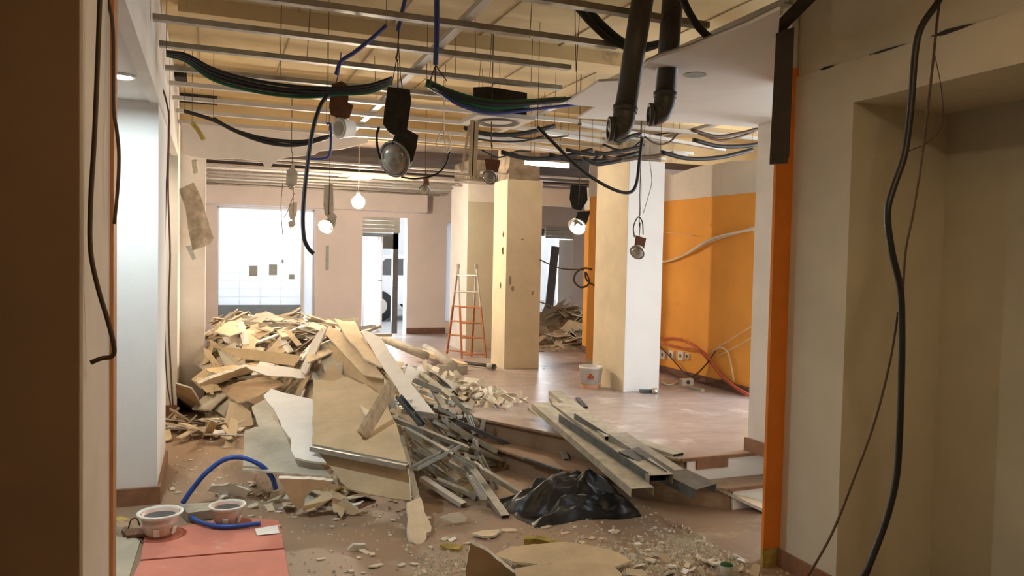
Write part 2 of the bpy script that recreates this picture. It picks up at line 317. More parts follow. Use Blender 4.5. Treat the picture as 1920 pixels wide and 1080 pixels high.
w2 = struct('window_2', MB().box((3.74, YF + .12, .5), (3.77, YF + .2, 2.2)).box((3.95, YF + .12, .5), (3.98, YF + .2, 2.2)), 'white_plastic', 'narrow bright side window beside the grey pillar')
struct('pane', bx((3.77, YF + .15, .5), (3.95, YF + .16, 2.2)), 'frosted', parent=w2)
d2 = struct('door_2', MB().box((5.35, YF + .05, 2.02), (6.12, YF + .15, 2.15)), 'frame_dark', 'doorway of the back room with a leaning grey frame')
for k in range(4): struct('shutter_slat', bx((5.56, YF - .03, 1.98 + .05 * k), (6.12, YF + .02, 2.025 + .05 * k)), 'shutter', parent=d2)
struct('door_leaf', bx((5.85, YF + .02, .3), (6.12, YF + .08, 1.96)), 'wall_clean', parent=d2)
a, b = py(1040, 462, YF - .1), py(1026, 600, YF - .1)
struct('leaning_frame', MB().bar(a, b, .16, .06, up=(0, 1, 0)), 'frame_dark', parent=d2)
# outer shell: right hand room with its shop window, wall behind the camera
rw = MB()
for y0, y1, z0, z1 in ((-2.2, 3.4, 0, ZS), (3.4, 6.4, 0, .65), (3.4, 6.4, 2.6, ZS), (6.4, 12.95, 0, ZS)): rw.box((6.8, y0, z0), (6.9, y1, z1))
struct('wall_right_far', rw, 'wall_clean', 'wall of the right hand room with its shop window')
struct('window_3', MB().box((6.8, 3.4, .6), (6.86, 3.46, 2.6)).box((6.8, 6.34, .6), (6.86, 6.4, 2.6)).box((6.8, 4.86, .6), (6.86, 4.92, 2.6)), 'white_plastic', 'shop window of the right hand room')
struct('wall_right_room', bx((2.80, 3.265, 0), (6.9, 3.36, ZS)), 'wall_clean', 'front wall of the right hand room')
struct('wall_behind', bx((-3.3, -2.3, 0), (6.9, -2.2, ZS)), 'wall_olive', 'wall behind the viewer')
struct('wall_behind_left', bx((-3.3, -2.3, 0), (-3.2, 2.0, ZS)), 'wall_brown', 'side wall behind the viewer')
# right near wall: recess, lintel, pier, orange end
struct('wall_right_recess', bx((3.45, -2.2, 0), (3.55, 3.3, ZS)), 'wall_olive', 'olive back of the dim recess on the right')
rp = struct('wall_right_pier', bx((2.83, 2.86, 0), (3.5, 3.26, 2.575)), 'wall_right', 'pale wall strip right of the orange wall end')
struct('baseboard', bx((2.81, 2.86, 0), (2.83, 3.25, .09)), 'skirting', parent=rp)
struct('wall_right_lintel', MB().box((2.83, -2.2, 2.375), (3.5, 2.86, 2.575)), 'wall_right', 'lintel over the dim recess')
struct('wall_right_upper', bx((2.845, -2.2, 2.575), (3.5, 3.26, ZS)), 'wall_right', 'rough wall above the old ceiling line on the right')
cr = MB(); random.seed(3)
y = .6
while y < 3.2:
    l = random.uniform(.05, .22)
    if random.random() < .55: h_ = random.uniform(.001, .009); cr.prism([(2.826, y, 2.576), (2.826, y + l * .3, 2.574 - h_ * .6), (2.826, y + l * .7, 2.573 - h_), (2.826, y + l, 2.576), (2.826, y + l * .6, 2.579 + h_), (2.826, y + l * .25, 2.578 + h_ * .5)], (.02, 0, 0))
    y += l
cr = struct('trim_2', cr, 'duct_dark', 'broken dark plaster edge along the old ceiling line')
ow = struct('trim_3', bx((2.722, 3.255, .10), (2.845, 3.275, 2.62)), 'orange_dark', 'orange painted wall end seen edge on')
struct('bare_foot', bx((2.722, 3.257, 0), (2.845, 3.275, .10)), 'foam_yellow', parent=ow)
p2 = struct('wall_right_pillar', bx((3.5, 4.12, .3), (4.05, 4.385, ZS)), 'wall_white', 'white wall end standing on the steps')
struct('baseboard', bx((3.48, 4.12, .3), (3.5, 4.40, .39)), 'skirting', parent=p2)
# orange wall with plaster band above
ob = struct('wall_orange', bx((4.95, 6.15, .3), (5.1, 9.9, 2.32)), 'orange', 'orange wall behind the white column')
rag = [(6.15, 2.60)] + [(6.15 + .25 * k, 2.62 + random.uniform(-.03, .03)) for k in range(1, 15)] + [(9.9, 2.62)]
struct('plaster_band', MB().prism([(4.94, 9.9, 2.32), (4.94, 6.15, 2.30)] + [(4.94, a_, b_) for a_, b_ in rag], (.14, 0, 0)), 'wall_white', parent=ob)
struct('baseboard', bx((4.93, 6.15, .3), (4.95, 9.9, .385)), 'skirting_dark', parent=ob)
for k, (x, y) in enumerate(((1245, 665), (1261, 665), (1279, 667), (1291, 668))):
    p = pxx(x, y, 4.95); w = .05 if k < 3 else .03
    so = struct('socket', bx((4.925, p.y - w, p.z - w), (4.95, p.y + w, p.z + w)), 'white_plastic', parent=ob)
    struct('socket_hole', MB().lathe([(.0, .001), (.022, .001), (.022, -.004)], (4.925, p.y, p.z), (-1, 0, 0), 10), 'frame_dark', parent=so)
so = struct('wall_orange_stub', bx((4.45, 8.5, .36), (4.95, 8.78, 2.4)), 'orange', 'orange stub wall left of the white column')
struct('stub_head', bx((4.44, 8.49, 2.4), (4.95, 8.79, ZS)), 'wall_white', parent=so)
struct('bare_foot', bx((4.45, 8.5, .3), (4.95, 8.78, .36)), 'board_cream', parent=so)
struct('wall_back_room', MB().box((6.6, 9.9, .3), (6.8, YF, ZS)).box((5.1, 9.8, .3), (6.8, 9.9, ZS)), 'wall_far', 'pale wall of the back room')
# plasterboard left on the right part of the ceiling, with a cut-out for a lamp
pb = [(1060, 195), (1122, 153), (1176, 151), (1215, 118), (1240, 106), (1290, 92), (1330, 76), (1400, 48), (1462, 18)]
pts = [pz(x, y, 2.56) for x, y in pb] + [Vector((2.715, 3.27, 2.56)), Vector((3.5, 3.37, 2.56)), Vector((3.6, 4.49, 2.56))] + [pz(1300, 231, 2.56), pz(1200, 226, 2.56), pz(1082, 222, 2.56), pz(1117, 201, 2.56)]
pbo = struct('ceiling_plasterboard', MB().prism(pts, (0, 0, .013)), 'wall_clean', 'remaining white plasterboard ceiling at the upper right')
c = pz(1303, 140, 2.56); struct('lamp_cutout', MB().lathe([(0, -.003), (.058, -.003), (.062, .002)], c, (0, 0, 1), 24), 'grey_patch', parent=pbo)
for a_, b_ in zip(pb[3:], pb[4:]): struct('edge_angle', MB().bar(pz(*a_, 2.585) , pz(*b_, 2.585), .03, .03), 'galv', parent=pbo)

# ================================================================== COLUMNS
def column(name, x0, y0, x1, y1, ztop, left, front, label):
    o = thing(name, ((x0 + x1) / 2, (y0 + y1) / 2, .3), label, 'column')
    MB().box((x0, y0, .3), (x1, y1, ztop)).build('shaft', front, o) if left == front else None
    if left != front:
        MB().box((x0 + .004, y0, .3), (x1, y1, ztop)).build('shaft', front, o); MB().box((x0, y0 + .002, .3), (x0 + .004, y1, ztop)).build('side_face', left, o)
    MB().box((x0 + .03, y0 + .03, ztop), (x1 - .03, y1 - .03, ZS)).build('bare_head', 'raw_plaster', o)
    return o
column('column', 3.83, 6.72, 4.24, 7.39, 2.6, 'column_tan', 'wall_clean', 'white column beside the bucket in front of the orange wall')
column('column', 3.225, 8.48, 3.67, 8.93, 2.53, 'column_tan', 'column_tan', 'tan scuffed column right of the ladder')
c3 = column('column', 3.30, 10.2, 3.85, 11.0, 2.66, 'wall_white', 'wall_olive', 'wide pillar behind the ladder with shade tinted into its front')  # shade of the front is put into its olive colour
MB().box((3.315, 10.19, 2.38), (4.95, 10.4, 2.62)).build('header_beam', 'wall_white', c3)
for (x, y, r_) in ((885, 0, 0),): pass
random.seed(5)
cB = [o for o in COL.objects if o.get('label', '').startswith('tan scuffed')][0]
for x, y, w, h in ((944, 440, 2, 9), (943, 470, 3, 12), (957, 528, 4, 14), (962, 541, 5, 8), (939, 535, 2, 8), (980, 449, 5, 2), (999, 549, 3, 6)):
    p = py(x, y, 8.475); s_ = .0046
    MB().prism([(p.x + s_ * (w * math.cos(t) * random.uniform(.6, 1.2)), 8.477, p.z + s_ * h * math.sin(t) * random.uniform(.6, 1.2)) for t in [k * math.pi / 4 for k in range(8)]], (0, .006, 0)).build('chipped_spot', 'raw_plaster', cB)

# ================================================================== CEILING RAILS
def rail(name, a, b, w, h, m, label, group): return tag(MB().channel(a, b, w, h, .003).build(name, m), label, 'rail', group)
ord_ = ['nearest', 'second', 'third', 'fourth', 'fifth', 'sixth', 'seventh', 'eighth', 'ninth']
for i, y in enumerate((3.35, 3.93, 4.50, 5.05, 5.68, 6.18, 6.74, 7.34, 7.93)):
    x1 = (2.35, 2.15, 2.12, 2.3, 2.5, 5.0, 5.0, 5.0, 5.0)[i]
    rail('ceiling_rail', (-.29, y - .02, ZC), (x1, y + random.uniform(-.03, .03), ZC + random.uniform(-.01, .01)), .05, .03, 'galv' if i < 5 else 'rail_white', '%s metal ceiling rail of the high zone, counted from the viewer' % ord_[i], 'bare rails of the high ceiling zone')
for i in range(9):
    y = 8.6 + i * .47
    rail('ceiling_rail', (-.12, y + random.uniform(-.03, .03), 2.60 + random.uniform(-.015, .01)), (4.9 if y < 9.9 else 3.5, y + random.uniform(-.03, .03), 2.60 + random.uniform(-.015, .01)), .05, .02, 'galv_far' if i % 3 else 'rail_white', '%s thin ceiling rail of the low far zone, counted from the viewer' % ord_[i], 'bare rails of the low far ceiling')
for i, (x, lab) in enumerate(((1.22, 'long carrier rail running away above the hanging spotlights'), (2.55, 'long carrier rail above the grey drain pipes'), (4.2, 'carrier rail above the white column'))):
    tag(MB().channel((x, 3.0 if i < 2 else 5.4, ZC + .035), (x + .1, 8.2, ZC + .035), .05, .03, .003).build('carrier_rail', 'rail_white'), lab, 'rail')
for i, (x0, x1, yy) in enumerate(((2.9, 4.9, 7.0), (2.4, 4.4, 7.6), (3.0, 5.0, 6.45))):
    tag(MB().channel((x0, yy - .3, 2.775), (x1, yy + .35, 2.775), .05, .03, .003).build('loose_rail', 'rail_white'), ('pale loose rail sagging nearest the orange wall', 'pale loose rail sagging farthest back above the columns', 'pale loose rail sagging closest to the viewer above the white column')[i], 'rail', 'sagging rails near the columns')
for i in range(16):        # thin suspension wires
    x, y = random.uniform(.3, 2.2), random.choice((3.93, 4.5, 5.05, 5.68, 6.18))
    tag(MB().tube([(x, y, ZC + .0), (x + random.uniform(-.02, .02), y, ZS)], .0025, 5, False).build('suspension_wire', 'cable_brown'), 'thin dark suspension wire between slab and rail', 'wire', 'suspension wires')

# ================================================================== RUBBLE
def sst(a, b, x): t = max(0, min(1, (x - a) / (b - a))); return t * t * (3 - 2 * t)
def heap(x, y):
    y0 = 7.25 - 1.3 * sst(.55, 1.15, x)
    h = .76 * sst(y0, y0 + 1.7, y) * (1 - sst(10.6, 12.0, y)) * sst(-.55, .15, x) * (1 - sst(1.15, 2.35, x))
    h += .36 * math.exp(-((x - 1.3) / .5) ** 2 - ((y - 6.0) / .65) ** 2)
    h += .34 * math.exp(-((x - 1.95) / .42) ** 2 - ((y - 6.9) / .6) ** 2)
    return h
def grid_mesh(name, x0, x1, y0, y1, n, m_, fn, mt):
    m = MB(); vs = [(x0 + (x1 - x0) * i / n, y0 + (y1 - y0) * j / m_, 0) for j in range(m_ + 1) for i in range(n + 1)]
    vs = [(x, y, fn(x, y)) for x, y, _ in vs]
    m.add(vs, [(j * (n + 1) + i, j * (n + 1) + i + 1, (j + 1) * (n + 1) + i + 1, (j + 1) * (n + 1) + i) for j in range(m_) for i in range(n)]); return m.build(name, mt)
def hz(x, y):
    b = heap(x, y) * .84; return b - .03 + min(1, b * 6) * (.09 * noise.noise(Vector((x * 5, y * 5, 0))) + .05 * noise.noise(Vector((x * 14, y * 14, 3)))) - (.05 if b < .03 else 0)
tag(grid_mesh('rubble_mound', -.04, 2.9, 4.9, 12.0, 90, 150, hz, 'rubble'), 'dusty core of plaster rubble under the long heap', 'rubble', None, 'stuff')
def frag_mesh(name, size, thick, m, nv=6, asp=1.0):
    """a torn board piece: a skewed rectangle with one jagged end"""
    w = size * random.uniform(.6, .95); l = w * max(1.1, asp) * random.uniform(.9, 1.3); k = random.uniform(-.35, .35) * w
    pts = [(-l, -w + random.uniform(-.1, .1) * w), (l * random.uniform(.7, 1), -w)]
    for j in range(nv - 2): pts.append((l * (1 + random.uniform(-.28, .12)) + k * (j / nv), -w + 2 * w * (j + .7 + random.uniform(-.2, .2)) / (nv - 1.2)))
    pts += [(l * random.uniform(.4, .95), w), (-l * random.uniform(.55, 1), w * random.uniform(.7, 1))]
    pts = [(x, y, 0) for x, y in pts]
    o = MB().prism(pts, (0, 0, thick), edge=1); me = bpy.data.meshes.new(name); me.from_pydata(o.v, [], o.f)
    for q in (m, 'board_edge'): me.materials.append(MATS[q])
    for p, i in zip(me.polygons, o.mi): p.material_index = i
    return me
def put(name, me, loc, rot, label, cat, group, sc=1.0):
    o = bpy.data.objects.new(name, me); COL.objects.link(o); o.location = loc; o.rotation_euler = rot; o.scale = (sc,) * 3; return tag(o, label, cat, group)
random.seed(11)
FR = [frag_mesh('plasterboard_fragment', .13, .013, random.choice(('board_cream', 'board_cream', 'board_tan', 'board_white', 'board_grey')), random.randint(4, 6), random.uniform(1.1, 2.6)) for _ in range(26)]
STRIPS = [frag_mesh('plasterboard_strip', .045, .013, random.choice(('board_cream', 'board_white', 'board_tan')), random.randint(4, 5), random.uniform(4, 8)) for _ in range(10)]
k = 0; tries = 0
while k < 400 and tries < 5000:
    tries += 1
    x, y = random.uniform(-.08, 2.3), random.uniform(5.9, 11.3)
    b = heap(x, y)
    if b < .12: continue
    e = .12; sl = Vector((-(heap(x + e, y) - heap(x - e, y)) / (2 * e), -(heap(x, y + e) - heap(x, y - e)) / (2 * e), 1)).normalized()
    q = (sl + Vector((random.gauss(0, .2), random.gauss(0, .2), 0))).normalized().to_track_quat('Z', 'Y') @ Matrix.Rotation(random.gauss(1.9, .75), 3, 'Z').to_quaternion()
    st = random.random() < .33
    put('plasterboard_strip' if st else 'plasterboard_fragment', random.choice(STRIPS if st else FR), (max(x, .06) if y > 8.6 else x, y, b * random.uniform(.86, 1.0) + random.uniform(-.01, .06)), q.to_euler(),
        '', 'plasterboard', '', random.uniform(.55, 1.25)); k += 1
    o = COL.objects[-1]; cn = {'board_cream': 'cream', 'board_tan': 'tan', 'board_white': 'white', 'board_grey': 'grey'}[o.data.materials[0].name]
    rg = 'at the far end of the long rubble heap' if y > 9.9 else 'on the far left crest of the long heap' if y > 8.6 and x < .7 else 'on the far right crest of the long heap' if y > 8.6 else 'on the left front slope of the long heap' if x < .8 else 'on the right flank of the long heap below the crest' if y > 7.2 else 'between the near sheets and the metal tangle'
    kd = 'narrow torn plasterboard strip' if st else 'broken plasterboard fragment'
    o['label'] = cn + ' ' + kd + ' ' + rg; o['group'] = cn + ' ' + kd + 's ' + rg
# profiles sticking out of the far heap
for i in range(16):
    x, y = random.uniform(.1, 1.5), random.uniform(7.6, 10.3); z = heap(x, y) + .06; a = random.uniform(-.5, .9); l = random.uniform(.3, .7)
    tag(MB().channel((x, y, z), (x + l * math.cos(a), y + l * math.sin(a), z + random.uniform(-.1, .1)), .05, .03, .003, flip=i % 2).build('bent_profile', 'galv_dust'), 'short metal profile poking out of the far rubble', 'metal profile', 'profiles in the far heap')

def board(name, ref, poly, mt, label, thick=.013, cat='plasterboard', group=None, edge='board_edge'):
    """a flat board: ref = three (px, py, z) points that fix its plane, poly = its outline in pixels"""
    P = [pz(*r) for r in ref]; n = (P[1] - P[0]).cross(P[2] - P[0]).normalized()
    if n.z < 0: n = -n
    out = []
    for (x0, y0), (x1, y1) in zip(poly, poly[1:] + poly[:1]):
        L_ = math.hypot(x1 - x0, y1 - y0); m_ = max(1, int(L_ / 9)) if cat != 'plank' else 1; nx, ny = (y1 - y0) / max(L_, 1), -(x1 - x0) / max(L_, 1); am = random.choice((.3, .5, 1.3, 1.6))
        for j in range(m_):
            t = j / m_; e = random.uniform(-am, am) if j else 0; out.append((x0 + (x1 - x0) * t + nx * e, y0 + (y1 - y0) * t + ny * e))
    o = MB().prism([pplane(x, y, P[0], n) for x, y in out], -n * thick, edge=1).build(name, [mt, edge]); return tag(o, label, cat, group)
big = board('plasterboard_sheet', ((585, 832, .36), (764, 866, .33), (587, 711, .64)), [(587, 711), (625, 714), (648, 706), (686, 722), (716, 742), (742, 792), (764, 867), (585, 832)], 'board_tan', 'large tan plasterboard sheet tilted on top of the near heap')
P0, P1 = pz(585, 836, .35), pz(764, 871, .32)
MBc = MB().channel(P0, P1, .05, .03, .003, flip=True).build('edge_profile', 'galv'); tag(MBc, 'straight grey profile under the edge of the large tan sheet', 'metal profile')
board('plasterboard_sheet', ((588, 846, .30), (764, 876, .28), (765, 935, .12)), [(588, 846), (764, 878), (768, 900), (770, 938), (740, 935), (700, 928), (655, 917), (640, 905), (628, 885), (612, 868)], 'board_tan', 'tan sheet with chipped lower edge under the large tilted sheet')
board('plasterboard_sheet', ((495, 740, .52), (587, 748, .5), (600, 860, .28)), [(494, 741), (508, 729), (540, 738), (587, 749), (587, 836), (601, 853), (612, 868), (580, 864), (553, 858), (546, 845), (545, 822), (528, 800), (520, 780), (512, 765), (500, 752)], 'board_white', 'white torn plasterboard sheet left of the large tan sheet')
board('plasterboard_sheet', ((475, 760, .36), (460, 880, .22), (620, 893, .2)), [(472, 762), (497, 748), (514, 770), (528, 802), (545, 828), (546, 848), (560, 862), (600, 870), (622, 893), (560, 888), (480, 882), (455, 880), (459, 806), (486, 800)], 'board_grey', 'greyish green-tinted sheet lying left under the white one')
board('plasterboard_sheet', ((523, 893, .25), (622, 897, .22), (560, 942, .08)), [(523, 892), (560, 893), (624, 897), (618, 905), (590, 912), (573, 925), (570, 945), (556, 946), (545, 935)], 'board_cream', 'small broken sheet jutting out below the grey sheet', .05)
board('plasterboard_fragment', ((620, 960, .02), (660, 965, .01), (645, 936, .10)), [(622, 950), (645, 936), (655, 942), (676, 960), (662, 966), (640, 960)], 'board_cream', 'pale chip standing on the floor below the tan sheet')
board('plasterboard_fragment', ((575, 945, .03), (635, 915, .12), (600, 930, .12)), [(578, 950), (600, 935), (640, 912), (650, 918), (620, 938), (588, 955)], 'foam_yellow', 'ochre torn strip under the chipped tan sheet', .01, 'plasterboard', None, 'foam_yellow')
board('plasterboard_plank', ((737, 777, .42), (746, 776, .42), (778, 930, .12)), [(736, 778), (745, 775), (752, 800), (781, 905), (788, 935), (776, 937), (765, 880)], 'board_grey', 'narrow grey edge strip running down the right of the tan sheets', .04)
board('plasterboard_plank', ((765, 940, .12), (790, 935, .12), (785, 1020, .0)), [(763, 942), (789, 932), (800, 968), (809, 988), (808, 996), (799, 999), (800, 1008), (786, 1026), (780, 1020), (768, 1012), (764, 990), (766, 965)], 'board_cream', 'broken pale plank end pointing at the viewer on the floor', .03)
board('plasterboard_plank', ((677, 622, .88), (713, 632, .86), (798, 777, .46)), [(677, 622), (686, 620), (713, 632), (735, 665), (760, 705), (817, 777), (780, 778), (760, 755), (745, 728), (712, 680), (695, 650)], 'board_white', 'long white plank sliding down the middle of the heap', .03)
board('plasterboard_sheet', ((627, 597, .96), (665, 601, .94), (714, 684, .68)), [(627, 597), (645, 602), (665, 601), (676, 624), (695, 652), (716, 688), (684, 673), (664, 646), (645, 625)], 'board_cream', 'cream sheet standing at the heap crest beside the long white plank')
board('plasterboard_sheet', ((605, 618, .86), (628, 616, .88), (718, 708, .6)), [(604, 619), (622, 614), (640, 622), (666, 648), (690, 674), (720, 706), (715, 709), (680, 702), (655, 675), (630, 648)], 'board_cream', 'cream pointed sheet below the crest left of the long plank')
board('plasterboard_sheet', ((617, 643, .76), (626, 690, .56), (722, 736, .48)), [(616, 642), (650, 668), (681, 703), (720, 710), (722, 736), (690, 722), (655, 705), (626, 690)], 'board_tan', 'tan sheet under the pointed cream sheet')
board('plasterboard_fragment', ((632, 720, .62), (686, 722, .6), (682, 745, .56)), [(632, 718), (650, 722), (687, 720), (684, 742), (678, 745), (655, 732)], 'board_cream', 'small torn flap on the top of the large tan sheet')
board('plasterboard_fragment', ((670, 745, .56), (720, 745, .54), (690, 780, .5)), [(668, 742), (690, 745), (722, 750), (712, 768), (690, 782), (680, 770)], 'board_cream', 'torn cream flap beside the wooden batten')
tag(MB().bar(pz(736, 722, .72), pz(679, 817, .42), .035, .09).build('wooden_batten', 'wood_stick'), 'brown wooden batten lying across the large tan sheet', 'batten')
board('plasterboard_plank', ((370, 714, .46), (459, 683, .52), (372, 718, .43)), [(369, 715), (395, 704), (459, 683), (487, 691), (460, 697), (372, 720)], 'board_cream', 'cream plank on the left side of the heap', .03)
board('plasterboard_plank', ((396, 648, .66), (600, 676, .56), (632, 690, .5)), [(396, 646), (425, 652), (470, 655), (540, 663), (600, 676), (634, 689), (600, 691), (520, 682), (440, 668), (424, 660)], 'board_tan', 'long tan plank lying across the left heap')
board('plasterboard_plank', ((460, 690, .5), (590, 702, .46), (600, 712, .42)), [(462, 688), (520, 685), (595, 698), (604, 712), (540, 706), (497, 703), (482, 697)], 'board_white', 'pale sheet below the long tan plank')
board('plasterboard_sheet', ((415, 726, .34), (497, 706, .42), (450, 752, .26)), [(414, 728), (450, 715), (497, 706), (518, 712), (532, 720), (508, 730), (478, 745), (446, 754), (428, 742)], 'board_brown', 'brown curled sheet at the left foot of the heap')
board('plasterboard_sheet', ((431, 754, .25), (474, 796, .06), (425, 807, .03)), [(430, 752), (450, 757), (470, 772), (476, 796), (448, 803), (424, 810), (416, 800), (424, 780)], 'board_cream', 'warm lit fragment left of the greyish sheet')
board('plasterboard_sheet', ((331, 717, .45), (360, 726, .45), (383, 775, .0)), [(331, 717), (360, 726), (372, 745), (384, 776), (350, 768), (334, 760)], 'board_brown', 'dark brown board leaning on the left pier')
board('plasterboard_sheet', ((480, 590, .90), (535, 600, .86), (500, 612, .80)), [(462, 602), (480, 588), (505, 585), (535, 598), (520, 603), (500, 596), (484, 606)], 'board_grey', 'grey curled board on the far crest of the heap')
board('plasterboard_sheet', ((520, 625, .76), (600, 612, .78), (560, 640, .7)), [(520, 622), (548, 608), (590, 604), (612, 612), (600, 622), (560, 630), (530, 632)], 'board_cream', 'cream board on the crest in front of the window')
board('plasterboard_sheet', ((404, 620, .82), (450, 604, .84), (440, 630, .76)), [(402, 622), (425, 604), (458, 598), (468, 606), (455, 622), (430, 630)], 'board_cream', 'cream board at the left crest of the far heap')

# profiles: (x1, y1, z1, x2, y2, z2, width m, material); pixel ends at a height above the lower floor
def prof(x1, y1, z1, x2, y2, z2, w, m, label, flip=False, h=.03, group=None):
    return tag(MB().channel(pz(x1, y1, z1), pz(x2, y2, z2), w, h, .003, flip=flip).build('metal_profile', m), label, 'metal profile', group)
pr = [
    (725, 776, .46, 880, 838, .22, .07, 'galv', 'wide grey profile across the middle of the metal tangle', 1),
    (777, 882, .2, 858, 840, .22, .05, 'galv', 'bright short profile rising to the right in the metal tangle', 0),
    (792, 893, .12, 870, 943, .03, .05, 'rail_white', 'pale profile lying low in front of the metal tangle', 1),
    (868, 852, .2, 948, 966, .02, .055, 'galv', 'profile with bluish cut end pointing at the black sheet', 1),
    (880, 892, .14, 908, 938, .05, .045, 'rail_white', 'pale bent profile standing above the yellow foam', 0),
    (907, 878, .2, 982, 925, .06, .05, 'galv_dust', 'dusty profile ending on the black sheet', 1),
    (800, 830, .26, 892, 881, .14, .05, 'galv_dust', 'dusty profile in the centre of the tangle', 0),
    (842, 864, .2, 884, 886, .12, .05, 'galv', 'short grey profile below the tangle centre', 1),
    (752, 775, .48, 820, 784, .44, .03, 'galv', 'thin profile at the foot of the long white plank', 0),
    (822, 745, .46, 882, 760, .34, .07, 'galv_dust', 'dusty rounded profile right of the long white plank', 1),
    (875, 780, .34, 888, 815, .2, .03, 'rail_white', 'small pale upright strip at the step edge', 0),
    (869, 765, .36, 866, 803, .24, .025, 'galv_dust', 'thin upright strip behind the tangle', 0),
    (911, 786, .33, 905, 812, .22, .03, 'rail_white', 'short pale stub standing on the step', 0),
    (883, 822, .24, 925, 840, .12, .05, 'steel_dark', 'dark profile lying on the step edge', 1),
    (897, 853, .12, 952, 867, .04, .02, 'galv_dust', 'thin strip on the brown floor right of the tangle', 0),
    (791, 700, .58, 847, 742, .46, .06, 'galv_dust', 'dusty profile upper right of the white plank', 1),
    (774, 716, .58, 824, 737, .5, .05, 'galv', 'grey profile tucked against the white plank', 0),
    (808, 717, .56, 836, 767, .42, .05, 'galv_dust', 'dusty profile leaning beside the paper scraps', 1),
    (819, 767, .42, 852, 784, .34, .05, 'galv', 'shiny grey profile near the step edge', 0),
    (751, 764, .5, 770, 755, .52, .04, 'chrome', 'small shiny bracket at the foot of the batten', 0),
    (730, 735, .6, 738, 765, .5, .05, 'galv', 'grey stub between batten and white plank', 1),
    (745, 745, .58, 790, 800, .4, .05, 'steel_dark', 'dark profile under the long white plank', 0),
    (760, 800, .38, 850, 850, .22, .05, 'galv_dust', 'dusty profile beneath the wide grey one', 1),
    (770, 830, .3, 840, 885, .12, .05, 'galv_dust', 'low dusty profile left in the tangle', 0),
    (775, 850, .24, 855, 905, .06, .045, 'galv', 'lowest grey profile in the tangle', 1),
    (840, 800, .32, 930, 850, .12, .05, 'galv_dust', 'dusty profile hanging over the steps', 0),
    (855, 785, .36, 1000, 850, .06, .04, 'steel_dark', 'long dark profile along the slanting step', 1),
    (888, 825, .24, 893, 858, .1, .03, 'rail_white', 'pale strip hanging at the tangle right end', 0),
    (880, 830, .22, 903, 850, .12, .03, 'galv_dust', 'small crooked strip at the tangle right end', 1),
    (840, 905, .06, 895, 930, .03, .03, 'galv_dust', 'thin strip behind the yellow foam', 1),
]
for x1, y1, z1, x2, y2, z2, w, m, lab, fl in pr: prof(x1, y1, z1, x2, y2, z2, w, m, lab, fl)
random.seed(44)
for i in range(34):
    x, y = random.uniform(745, 900), random.uniform(735, 900)
    t = (y - 735) / 165
    if x < 745 + 45 * t: continue
    z = .5 - .42 * t + random.uniform(-.06, .02); l = random.uniform(30, 95); a = random.gauss(.55, .35)
    prof(x, y, z, x + l * math.cos(a), y + l * math.sin(a), max(.02, z - l * .0022 - random.uniform(0, .04)), random.choice((.03, .04, .05)), random.choice(('galv', 'galv_dust', 'galv_dust', 'rail_white')), 'grey metal profile buried in the tangle beside the tan sheets', i % 2, .025, 'profiles inside the metal tangle')
for i in range(22):
    x, y = random.uniform(540, 780), random.uniform(915, 950)
    put('plasterboard_fragment', random.choice(FR), pz(x, y, random.uniform(.02, .09)), (random.gauss(0, .25), random.gauss(0, .25), random.uniform(0, 6)), 'shaded debris piece under the chipped tan sheet', 'plasterboard', 'debris under the near sheets', random.uniform(.25, .6))
# big stud profiles lying over the steps
st = [
    (1012, 755, .42, 1205, 915, .29, .11, 'galv_dust', 'left dusty stud profile of the bundle over the steps', 1, .05),
    (1062, 790, .38, 1232, 903, .29, .10, 'steel_dark', 'dark inner stud profile of the bundle over the steps', 0, .06),
    (1050, 755, .42, 1240, 890, .34, .12, 'galv_dust', 'middle dusty stud profile of the bundle over the steps', 1, .06),
    (1040, 732, .36, 1150, 818, .40, .09, 'galv_dust', 'far short stud profile of the bundle', 1, .05),
    (1158, 812, .42, 1265, 882, .32, .11, 'galv', 'bright lit stud profile of the bundle', 1, .07),
    (1180, 842, .38, 1325, 912, .28, .16, 'steel_dark', 'black shaded profile at the right end of the bundle', 1, .06),
    (1034, 733, .34, 1060, 805, .36, .04, 'galv_dust', 'thin strip crossing the far end of the bundle', 1, .02),
    (1195, 825, .33, 1272, 850, .32, .08, 'galv_dust', 'loose short stud right of the bundle on the raised floor', 1, .05),
    (1083, 745, .33, 1098, 762, .32, .03, 'steel_dark', 'small dark offcut on the raised floor behind the bundle', 1, .02),
    (1043, 812, .22, 1062, 860, .16, .03, 'galv_dust', 'short thin rod left of the bundle', 1, .02),
    (1030, 815, .2, 1045, 840, .16, .05, 'steel_dark', 'dark stub left of the bundle', 1, .02),
    (1000, 762, .33, 1070, 828, .24, .08, 'galv_dust', 'broken dusty stud left of the bundle', 1, .04),
    (985, 858, .16, 1052, 880, .16, .02, 'steel_dark', 'thin dark rod on the lower step', 1, .015),
]
for x1, y1, z1, x2, y2, z2, w, m, lab, fl, h in st: prof(x1, y1, z1, x2, y2, z2, w * 1.3, m, lab, fl, h)
board('plank', ((1352, 908, .14), (1440, 958, .02), (1445, 948, .02)), [(1356, 908), (1366, 910), (1446, 950), (1446, 962), (1350, 915)], 'board_cream', 'pale plank slanting down at the foot of the right steps', .02, 'plank')
